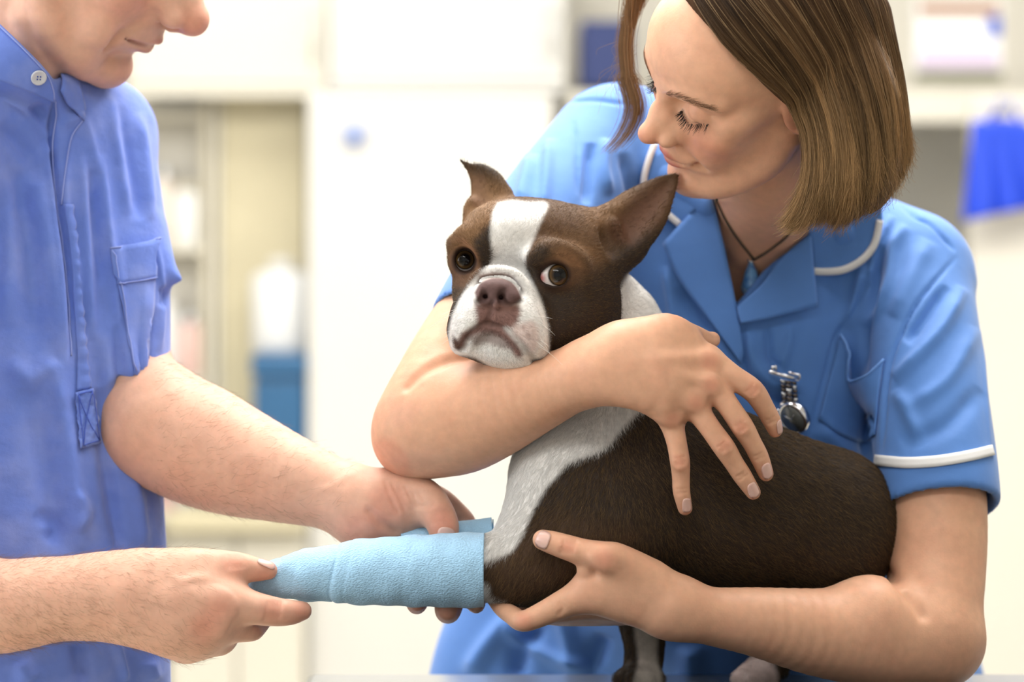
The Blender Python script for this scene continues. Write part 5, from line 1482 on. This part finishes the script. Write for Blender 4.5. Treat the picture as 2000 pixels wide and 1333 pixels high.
    mc = [(424, 1166, -5.6, 37), (418, 1206, -5.9, 38), (394, 1240, -5.6, 37), (362, 1258, -4.8, 32)]
    for x, y, z, r in mc:
        A.add(T([(250, 1168, -6.2, 52), (330, 1168 + (y - 1168) * .6, -6.3, 46), (x, y, z, r)], (unit((.1, -1, .1)), .78)), 0.018)
    A.add(T([(290, 1125, -5.6, 46), (360, 1106, -5.2, 34), (400, 1101, -4.9, 28), (440, 1106, -4.6, 30), (468, 1109, -4.4, 29), (498, 1113, -4.1, 24), (524, 1115, -3.9, 18)], sub=5), 0.012)
    A.add(T([(424, 1176, -5.6, 39), (470, 1184, -5.6, 35), (533, 1195, -5.0, 29), (566, 1197, -4.5, 25), (590, 1194, -3.9, 19)], sub=5), 0.010)
    A.add(T([(418, 1208, -5.6, 36), (455, 1228, -4.6, 27), (490, 1234, -3.6, 20), (503, 1230, -2.6, 16), (520, 1210, -.8, 14)], sub=4), 0.009)
    A.add(T([(394, 1242, -5.2, 34), (430, 1256, -3.6, 26), (450, 1240, -1.8, 20), (460, 1215, -.2, 16)], sub=4), 0.009)
    A.add(T([(362, 1260, -4.4, 30), (390, 1268, -2.6, 24), (415, 1250, -.8, 19)], sub=4), 0.009)
    A.add(T([(430, 1150, -2.0, 20), (455, 1146, -1.6, 16)]), 0.01)
    for x, y, z, r in ((432, 1184, -7.2, 20), (416, 1222, -7.3, 20), (394, 1248, -6.7, 17)):
        A.add(E(x, y, z, r, 8, r), 0.012)
    # tendons and veins on the back of the hand
    A.add(T([(330, 1128, -7.6, 2), (352, 1138, -7.9, 2.5), (378, 1162, -8.0, 3), (394, 1188, -7.9, 3), (398, 1200, -7.4, 2)]), 0.006)
    A.add(T([(352, 1138, -7.9, 2), (376, 1133, -7.6, 2.5), (400, 1133, -7.0, 2)]), 0.006)
    for x, y in ((424, 1172), (412, 1214), (390, 1244)):
        A.add(T([(270, 1160 + (y - 1168) * .2, -7.6, 2), (340, 1166 + (y - 1168) * .6, -7.9, 4), (x, y, -7.0, 4)]), 0.014)
    for x in (446, 453, 460, 467, 474):
        groove(A, [(x - 2, 1084, 0, 1.8), (x + 2, 1096, 0, 2.2), (x + 2, 1110, 0, 1.8)], .0018)
    for x in (520, 527, 534, 541, 548):
        groove(A, [(x + 4, 1174, 0, 1.8), (x, 1194, 0, 2.3), (x - 4, 1213, 0, 1.8)], .0018)
    nail(A, ops, 520, 1104, -4.4, 17, 9, 8, (.1, -.62, .78), srgb(236, 196, 184), 6)
    arm1 = A.mesh(0.0014, smooth=2)
    # far arm and hand, reaching behind the leg with the bandage roll
    C = Field()
    C.add(T([(200, 420, 20, 74), (244, 600, 15, 74), (266, 730, 12, 78), (306, 826, 10, 108)], sub=5), 0)
    C.add(T([(312, 836, 10, 118), (380, 866, 9, 120), (450, 897, 8, 110), (555, 934, 6.5, 88), (640, 962, 5.5, 72), (704, 986, 4.8, 66)], sub=5), 0.015)
    C.add(T([(700, 985, 4.8, 64), (760, 995, 4.2, 64), (805, 990, 4.0, 50)], sub=4), 0.02)
    C.add(E(715, 1030, 4.0, 46, 46, 44), 0.018)
    C.add(T([(770, 968, 4.0, 52), (826, 972, 3.0, 38), (850, 996, 2.2, 34), (864, 1024, 1.6, 32), (868, 1046, 1.4, 28)], sub=5), 0.012)
    C.add(T([(790, 975, 6.0, 42), (850, 978, 7.0, 30), (888, 1002, 7.5, 24), (912, 1026, 7.0, 20), (925, 1070, 6, 18), (930, 1130, 5, 18), (930, 1175, 3.4, 19), (930, 1184, 1.6, 15)], sub=4), 0.010)
    C.add(T([(780, 1000, 6.0, 44), (845, 1040, 8.0, 30), (872, 1100, 7.5, 25), (876, 1165, 5.5, 25), (875, 1192, 2.6, 26), (874, 1194, .6, 20)], sub=4), 0.010)
    C.add(T([(750, 1010, 6.0, 44), (800, 1060, 7.5, 28), (812, 1120, 7.0, 23), (814, 1170, 5.0, 22), (814, 1182, 2.2, 19), (815, 1182, .6, 14)], sub=4), 0.010)
    C.add(T([(720, 1020, 6.0, 40), (765, 1070, 7.5, 24), (775, 1120, 7.0, 19), (778, 1160, 5, 16)], sub=4), 0.010)
    # skin folds at the thumb root, wrist tendons and veins
    for i in range(6):
        groove(C, [(752 + i * 13, 940 + i * 4, -.3, 1.4), (762 + i * 14 + (i % 2) * 4, 968 + i * 5, -.3, 1.7), (778 + i * 14, 1002 - i * 4, -.3, 1.3)], .003)
    groove(C, [(722, 1000, 0, 2), (742, 1020, 0, 3), (770, 1040, 0, 3)], .008)
    C.add(T([(614, 962, 2.6, 2), (650, 952, 2.3, 2.6), (672, 938, 2.6, 2.4), (690, 934, 2.9, 2)]), 0.006)
    C.add(T([(640, 958, 2.4, 2), (676, 965, 2.1, 2.6), (706, 968, 2.0, 2)]), 0.006)
    C.add(T([(634, 994, 2.6, 2), (652, 1002, 2.5, 2.6), (676, 996, 2.2, 2.4), (690, 990, 2.1, 2)]), 0.006)
    for y in (998, 1005, 1012, 1019):
        groove(C, [(842, y + 4, 0, 1.8), (860, y, 0, 2.3), (880, y + 2, 0, 1.8)], .0018)
    nail(C, ops, 872, 1046, .25, 18, 12, 3, (.1, -.85, .5), srgb(236, 196, 184), 7)
    arm2 = C.mesh(0.0015, smooth=2)
    v, f = join_geo([head, arm1, arm2])
    c = np.tile(SK, (len(v), 1))
    lip = np.array(srgb(182, 98, 96))
    paint(c, v, H.ell(0, 11.4, -2.9, 1.8, 1.8, 1.6), RED, .010, .55)
    paint(c, v, H.ell(-4.2, 6.4, -2.6, 2.4, 2.4, 2.2), RED, .014, .35)
    paint(c, v, H.ell(0, 8.4, -9.8, 1.8, 1.8, 1.6), RED, .012, .30)
    paint(c, v, H.ell(0, 7.4, -6.8, 4.2, 3.4, 3.4), srgb(196, 158, 136), .014, .35)        # shaven beard
    paint(c, v, H.tube(up), lip, .0016, .7); paint(c, v, H.tube(lo_), lip, .0016, .75)
    paint(c, v, H.tube([(-2.8, 7.5, -6.4, .10), (-1.5, 8.7, -6.5, .16), (0, 9.2, -6.55, .14), (2.8, 7.5, -6.4, .10)]), srgb(136, 70, 70), .0016, .7)
    for s in (-1, 1):
        paint(c, v, H.tube([(s * .85, 10.9, -4.1, .2), (s * 1.05, 10.1, -3.95, .3)]), srgb(170, 96, 84), .0016, .6)
    for x, y, z, r in ((430, 1186, -7.2, 26), (400, 1220, -7.2, 30), (460, 1105, -6.2, 22), (534, 1194, -6.3, 22), (590, 1195, -4.8, 22), (520, 1112, -5, 24), (430, 1130, -4.5, 28),
                       (710, 1035, 2, 44), (862, 1010, .2, 26), (868, 1040, 0, 26), (760, 985, 1, 40), (875, 1195, 1, 26), (814, 1190, 1, 24)):
        paint(c, v, E(x, y, z, r, r * 1.5, r), RED, .010, .45)
    mesh_obj('body', v, f, skin_mat('man_skin', 0.5), root, cols=c)
    build_nails((v, f), ops, root)
    # arm hair
    rg = np.random.default_rng(11)
    n = vnormals(v, f); cen = v[f].mean(1); q = uv_of(cen); d = (cen[:, 1] - D0) * 100
    m1 = (d < -1) & (q[:, 1] > 1060) & (q[:, 0] > -60) & (q[:, 0] < 410)
    m2 = (d > 0) & (q[:, 0] > 300) & (q[:, 0] < 690) & (q[:, 1] > 700) & (q[:, 1] < 1060)
    hair = []
    for m, N_, dirv, lo_b in ((m1, 5200, (.85, 0, -.45), 300), (m2, 1800, (.8, 0, .25), 600)):
        idx = np.nonzero(m)[0]; idx = rg.choice(idx, N_)
        wgt = np.clip(1.25 - (q[idx, 0] - (0 if m is m1 else 300)) / 420, .15, 1); idx = idx[rg.random(N_) < wgt]
        for i in idx:
            nn = unit(n[f[i]].mean(0)); dv = np.array(dirv) + rg.normal(0, .28, 3); dv = unit(dv - nn * (dv @ nn)); L = rg.uniform(.005, .012)
            t = np.linspace(0, 1, 5)[:, None]; cv = rg.normal(0, .25, 3)
            hair.append(cen[i] + L * (dv * t + nn * (.55 * t - .35 * t * t) + cv * t * t))
    strands('arm_hair', np.array(hair), 0.00006, 0.00002, mat('arm_hair', srgb(128, 98, 74), .5), root)
    return root, (v, f)
man, man_geo = build_man()

M_shirt = mat('shirt_cotton', srgb(108, 136, 222), 0.8, sheen=0.3, bump=(42, 0.35, 0.006), weave=(1300, 0.14, 1.0), mottle=(22, srgb(150, 166, 230), 0.5), vary=(60, 0.04))
M_seam = mat('shirt_seam', srgb(150, 166, 232), 0.8)
def build_shirt():
    S = Field()
    # far sleeve, flaring at the cuff
    S.add(T([(205, 275, 18, 84), (230, 420, 15, 78), (238, 540, 13, 82), (239, 640, 12, 84), (240, 770, 11, 84)], sub=5), 0)
    S.add(T([(288, 452, 13.5, 26), (318, 520, 12.5, 22), (340, 540, 12, 12), (352, 546, 11.8, 5)]), 0.014)
    S.sub(Half(P(310, 712, 11), unit(np.array([-.12, -.1, 1.0]))), 0.004)
    S.sub(T([(240, 640, 12, 66), (242, 720, 11.5, 74), (244, 800, 11, 76)]), 0.004)
    fl = (unit((0.35, -0.94, 0)), 0.62)
    S.add(T([(50, 330, 13, 226), (62, 520, 12, 238), (70, 760, 11, 236), (76, 1000, 10, 246), (80, 1200, 9, 252), (80, 1460, 9, 258)], fl, 5), 0.03)
    S.add(T([(-160, 300, 4, 130), (-40, 240, 9, 120), (90, 255, 14, 105), (200, 250, 19, 80)], sub=5), 0.04)
    S.add(T([(-150, 320, 2, 120), (-200, 600, 0, 118), (-230, 800, -1, 118)], sub=4), 0.04)
    # collar stand
    S.add(T([(-40, 115, 4, 46), (30, 140, 4, 42), (85, 175, 6, 34), (118, 175, 10, 30), (140, 150, 16, 26), (80, 90, 24, 30), (-60, 40, 22, 40)], sub=5), 0.02)
    S.sub(Prism([(-150, -60), (60, -60), (96, 80), (124, 128), (118, 150), (104, 158), (96, 138), (50, 86), (0, 40), (-60, -2)], -8, 40), 0.003)
    v, f = S.mesh(0.0026, smooth=2, clip=(np.array([-.80, 1.8, tz - .25]), np.array([0., 2.6, 1.65])))
    n = vnormals(v, f)
    R = lambda line, w, a, kind='ridge': fold(v, n, line, w * .85, a * 1.3, kind)
    # placket: the near front overlaps the far one along a long opening
    R([(106, 196), (104, 290), (114, 400), (131, 540), (137, 690)], 6, -10); R([(62, 205), (84, 245), (98, 290)], 20, -6); R([(96, 290), (104, 400), (122, 540), (130, 680)], 9, 3.5)
    R([(134, 300), (130, 400), (150, 520), (156, 640), (168, 760)], 9, 3.0); R([(120, 240), (140, 235), (155, 225)], 12, 3)
    # hanging folds
    R([(160, 300), (165, 420), (178, 600), (184, 660)], 11, 5); R([(195, 300), (208, 420), (225, 540), (232, 640)], 11, 4.5); R([(180, 330), (186, 430), (198, 560)], 10, -4)
    R([(182, 660), (195, 760), (205, 900), (230, 1080)], 16, -5); R([(245, 640), (262, 760), (290, 860), (305, 960)], 13, 4.5); R([(225, 640), (240, 760), (268, 880)], 12, -5); R([(285, 560), (280, 680), (276, 780)], 8, 4); R([(300, 600), (292, 700), (285, 800)], 8, -4)
    R([(60, 300), (95, 470), (120, 640), (130, 800)], 22, 5); R([(30, 330), (60, 520), (70, 700)], 24, -5); R([(100, 700), (140, 900), (160, 1080)], 22, 6); R([(60, 760), (90, 920), (120, 1080)], 26, -5); R([(20, 700), (60, 740), (110, 700)], 24, 5)
    R([(250, 880), (270, 1000), (280, 1080)], 16, 5); R([(210, 900), (230, 1020), (240, 1080)], 14, -5); R([(225, 1250), (235, 1290), (245, 1333)], 9, 6); R([(150, 1250), (160, 1333)], 20, -6); R([(290, 1290), (300, 1333)], 18, 5); R([(40, 1290), (60, 1333)], 24, 6)
    R([(0, 190), (45, 215), (85, 260), (102, 300)], 10, 4); R([(0, 240), (50, 290), (80, 360)], 18, -5); R([(0, 330), (20, 480), (10, 640)], 26, 5)
    R([(230, 210), (255, 330), (275, 430)], 14, -5); R([(215, 190), (232, 300), (250, 420)], 12, 4); R([(270, 220), (285, 320), (295, 430)], 12, 4); R([(160, 220), (180, 290), (190, 340)], 12, 3)
    R([(304, 470), (316, 560), (312, 690)], 7, 3); R([(318, 560), (322, 580), (318, 600)], 8, -5); R([(150, 960), (170, 1000), (150, 1040)], 14, 4); R([(70, 1000), (110, 1030), (90, 1060)], 18, -4)
    o = mesh_obj('shirt', v, f, M_shirt, man)
    b = bvh_of(v, f)
    # collar pieces
    gn = fit_surface(b, [(u, w) for u in range(-40, 110, 10) for w in range(60, 240, 10)], .004)
    fpatch('collar', gn, [[(-30, 22), (0, 47), (50, 95), (92, 140), (106, 172)], [(-30, 100), (0, 120), (45, 150), (88, 172), (108, 185)], [(-30, 150), (0, 158), (40, 172), (78, 188), (108, 200)]], 10, 24, .003, M_shirt, o, .002)
    patch('collar', b, [[(112, 178), (120, 150), (132, 128)], [(128, 205), (138, 175), (142, 150)], [(160, 236), (162, 215), (150, 175)]], 8, 14, .004, .002, M_shirt, o)
    L = lambda pts, off, r, nm='seam': tube_obj(nm, [on(b, *q, off)[0] for q in spline(pts, 6)], r, M_seam, o, 6)
    tube_obj('seam', [gn(u, w, .004) for u, w in spline([(-20, 35), (0, 52), (50, 100), (91, 145), (104, 176), (106, 196)], 6)], .0008, M_seam, o, 6)
    L([(108, 196), (110, 230), (104, 292), (112, 400), (131, 545), (138, 695)], .0010, .0009)
    L([(160, 236), (138, 270), (127, 340), (122, 400)], .0012, .0008)
    # button
    p, nn = gn(75, 151, .0035), unit(np.cross(gn(95, 151) - gn(60, 151), gn(75, 140) - gn(75, 165))); nn = nn if nn[1] < 0 else -nn
    bt = lathe('button', [(.0062, 0), (.0072, .0008), (.0072, .002), (.0062, .0026), (.0050, .0019), (.0004, .0019)], p, mat('button_pearl', srgb(214, 216, 224), .25, coat=.4), o, 24, nn)
    ta = unit(np.cross(nn, (0, 0, 1))); tb_ = np.cross(ta, nn)
    for i, j in ((-1, -1), (-1, 1), (1, -1), (1, 1)):
        lathe('thread_hole', [(.0007, .0015), (.0007, .0026)], p + ta * .0013 * i + tb_ * .0013 * j, mat('thread_blue', srgb(60, 84, 170), .7), bt, 8, nn)
    # placket end box with puckered stitching
    g = loft([[(143, 768), (160, 764), (177, 760)], [(147, 820), (166, 815), (184, 808)], [(152, 877), (171, 873), (190, 866)]], 24, 12)
    rgp = np.random.default_rng(2); ph = rgp.random((24, 12)) * .0016
    G = [[on(b, *g[i, j], .0022 + ph[i, j] + .0008 * math.sin(i * .9 + j * 1.3))[0] for j in range(12)] for i in range(24)]
    sheet('placket_box', G, .0016, M_shirt, o)
    for pts in ([(147, 772), (175, 765), (186, 862), (155, 872), (147, 772)], [(148, 774), (185, 860)], [(175, 766), (155, 870)]):
        tube_obj('stitching', [on(b, *q, .0050)[0] for q in np.vstack([np.linspace(pts[i], pts[i + 1], 8) for i in range(len(pts) - 1)])], .0005, mat('stitch_thread', srgb(76, 100, 196), .8), o, 5)
    # puckered placket strip
    g = loft([[(127, 400), (140, 500), (146, 600), (150, 690), (148, 764)], [(140, 400), (152, 500), (160, 600), (168, 690), (177, 760)]], 6, 60)
    G = [[on(b, *g[i, j], .0016 + .0011 * math.sin(j * 1.35 + .6 * math.sin(j * .7)) * (i / 5) ** 1.5)[0] for j in range(60)] for i in range(6)]
    sheet('placket_strip', G, .0014, M_shirt, o)
    # chest pocket
    g = loft([[(219, 487), (262, 481), (307, 471)], [(229, 558), (268, 553), (300, 546)], [(245, 640), (270, 640), (296, 632)], [(262, 730), (275, 745), (290, 735)]], 24, 12)
    G = [[on(b, *g[i, j], .0022 + .003 * (1 - i / 23) ** 3 * math.sin(math.pi * j / 11))[0] for j in range(12)] for i in range(24)]
    sheet('pocket', G, .0016, M_shirt, o)
    g = loft([[(218, 485), (262, 479), (309, 469)], [(229, 557), (268, 552), (301, 545)]], 8, 12)
    G = [[on(b, *g[i, j], .0040 + .003 * (1 - i / 8) ** 2 * math.sin(math.pi * j / 11))[0] for j in range(12)] for i in range(8)]
    sheet('pocket_hem', G, .0016, M_shirt, o)
    L([(218, 486), (262, 480), (309, 470)], .0052, .0009, 'seam'); L([(229, 556), (268, 551), (300, 544)], .0050, .0006, 'seam'); L([(221, 490), (232, 560), (247, 640), (262, 725)], .0036, .0006, 'seam')
    return b
BS = build_shirt()

# ------------------------------------------------------------------ bandage on the leg and the roll it comes from
def crepe(name, color):
    m = mat(name, color, 0.85, sheen=0.3, vary=(90, 0.05))
    nt = m.node_tree; N = nt.nodes; Lk = nt.links; b = N['Principled BSDF']
    uvn = N.new('ShaderNodeAttribute'); uvn.attribute_name = 'wrap'
    mp = N.new('ShaderNodeMapping'); mp.inputs['Scale'].default_value = (1, 1, 1); Lk.new(uvn.outputs['Vector'], mp.inputs['Vector'])
    vo = N.new('ShaderNodeTexVoronoi'); vo.inputs['Scale'].default_value = 1.0; Lk.new(mp.outputs[0], vo.inputs['Vector'])
    bp = N.new('ShaderNodeBump'); bp.inputs['Strength'].default_value = 0.55; bp.inputs['Distance'].default_value = 0.0012; bp.invert = True
    Lk.new(vo.outputs['Distance'], bp.inputs['Height']); Lk.new(bp.outputs[0], b.inputs['Normal'])
    return m
M_band = crepe('crepe_bandage', srgb(176, 221, 253))

def wrap_tube(name, rows, nl, nr, rad_fn, parent, cap=True):
    """bandage wound round an axis; remembers lengthwise and round-the-leg coordinates for the crepe relief"""
    q = loft([[(*P(u, v, c), RP(r, c)) for u, v, c, r in rows]] * 2, 2, nl)[0]
    t = np.gradient(q[:, :3], axis=0); vs, uv = [], []
    a = unit(np.cross(unit(t[0]), (0, 1, 0)))
    ln = np.concatenate([[0], np.cumsum(np.linalg.norm(np.diff(q[:, :3], axis=0), axis=1))])
    for i in range(nl):
        w = unit(t[i]); a = unit(a - w * (a @ w)); b = np.cross(w, a)
        for k in range(nr):
            th = 2 * math.pi * k / nr
            r = q[i, 3] + rad_fn(ln[i], th)
            vs.append(q[i, :3] + (a * math.cos(th) + b * math.sin(th)) * r); uv.append((ln[i] * 520, th * q[i, 3] * 900, 0))
    fs = []
    for i in range(nl - 1):
        for k in range(nr):
            fs.append((i * nr + k, i * nr + (k + 1) % nr, (i + 1) * nr + (k + 1) % nr, (i + 1) * nr + k))
    if cap:
        fs.append(tuple(range(nr))[::-1]); fs.append(tuple((nl - 1) * nr + k for k in range(nr)))
    o = mesh_obj(name, vs, fs, M_band, parent)
    at = o.data.attributes.new('wrap', 'FLOAT_VECTOR', 'POINT'); at.data.foreach_set('vector', np.array(uv, np.float32).ravel())
    bm = bmesh.new(); bm.from_mesh(o.data); bmesh.ops.recalc_face_normals(bm, faces=bm.faces); bm.to_mesh(o.data); bm.free()
    return o

bd = empty('leg_bandage', P(940, 1180, -2), 'light blue crepe bandage wound round the dog\'s front leg', 'bandage')
rgb_ = np.random.default_rng(9); W1 = rgb_.normal(0, 1, (6, 4))
def bandage_r(s, th):
    # turns of the wrap step down towards the paw; small creases
    x = s - .0035 * math.cos(th + .6) - .0025 * math.sin(2 * th)
    r = 0.0
    for e, hgt in ((.036, .0009), (.052, .0008), (.086, .0020), (.098, .0006), (.150, .0004)):
        d = (x - e) / .0016
        r += hgt / (1 + math.exp(-max(-30, min(30, d)))) - hgt * .55 * math.exp(-((x - e + .0012) / .0016) ** 2)
    r += .00055 * math.sin(th * 3 + s * 60) * math.sin(s * 90 + th) + .0004 * math.sin(s * 260 + 2 * math.sin(th * 2))
    if s < .03: r += .0009 * math.sin(th * 7 + 2 * math.sin(s * 300)) * (1 - s / .03)
    return r
wrap_tube('wrap', [(470, 1143, -2, 7), (478, 1142, -2, 13), (492, 1140, -2, 21), (512, 1137, -2, 29), (545, 1130, -2, 38), (590, 1125, -2, 47), (640, 1121, -2, 51), (700, 1118, -2, 55), (780, 1116, -2, 59), (860, 1115, -2, 61), (930, 1114, -1.9, 63), (946, 1114, -1.9, 63)], 260, 110, bandage_r, bd)
rl = empty('bandage_roll', P(875, 1062, 5), 'small roll of light blue bandage held under the man\'s thumb', 'bandage')
wrap_tube('roll', [(786, 1060, 3.4, 31), (875, 1051, 3.4, 31), (963, 1042, 3.4, 31)], 60, 48, lambda s, th: .0004 * math.sin(th * 5 + s * 80), rl)
sp = []
for i in range(90):
    th = i * .42; rr = .0130 * (1 - i / 95)
    pc = P(961.6, 1042, 3.4); sp.append(pc + np.array([.0006, math.cos(th) * rr, math.sin(th) * rr]))
tube_obj('spiral_edge', sp, .0005, mat('bandage_edge', srgb(96, 150, 190), .8), rl, 5)
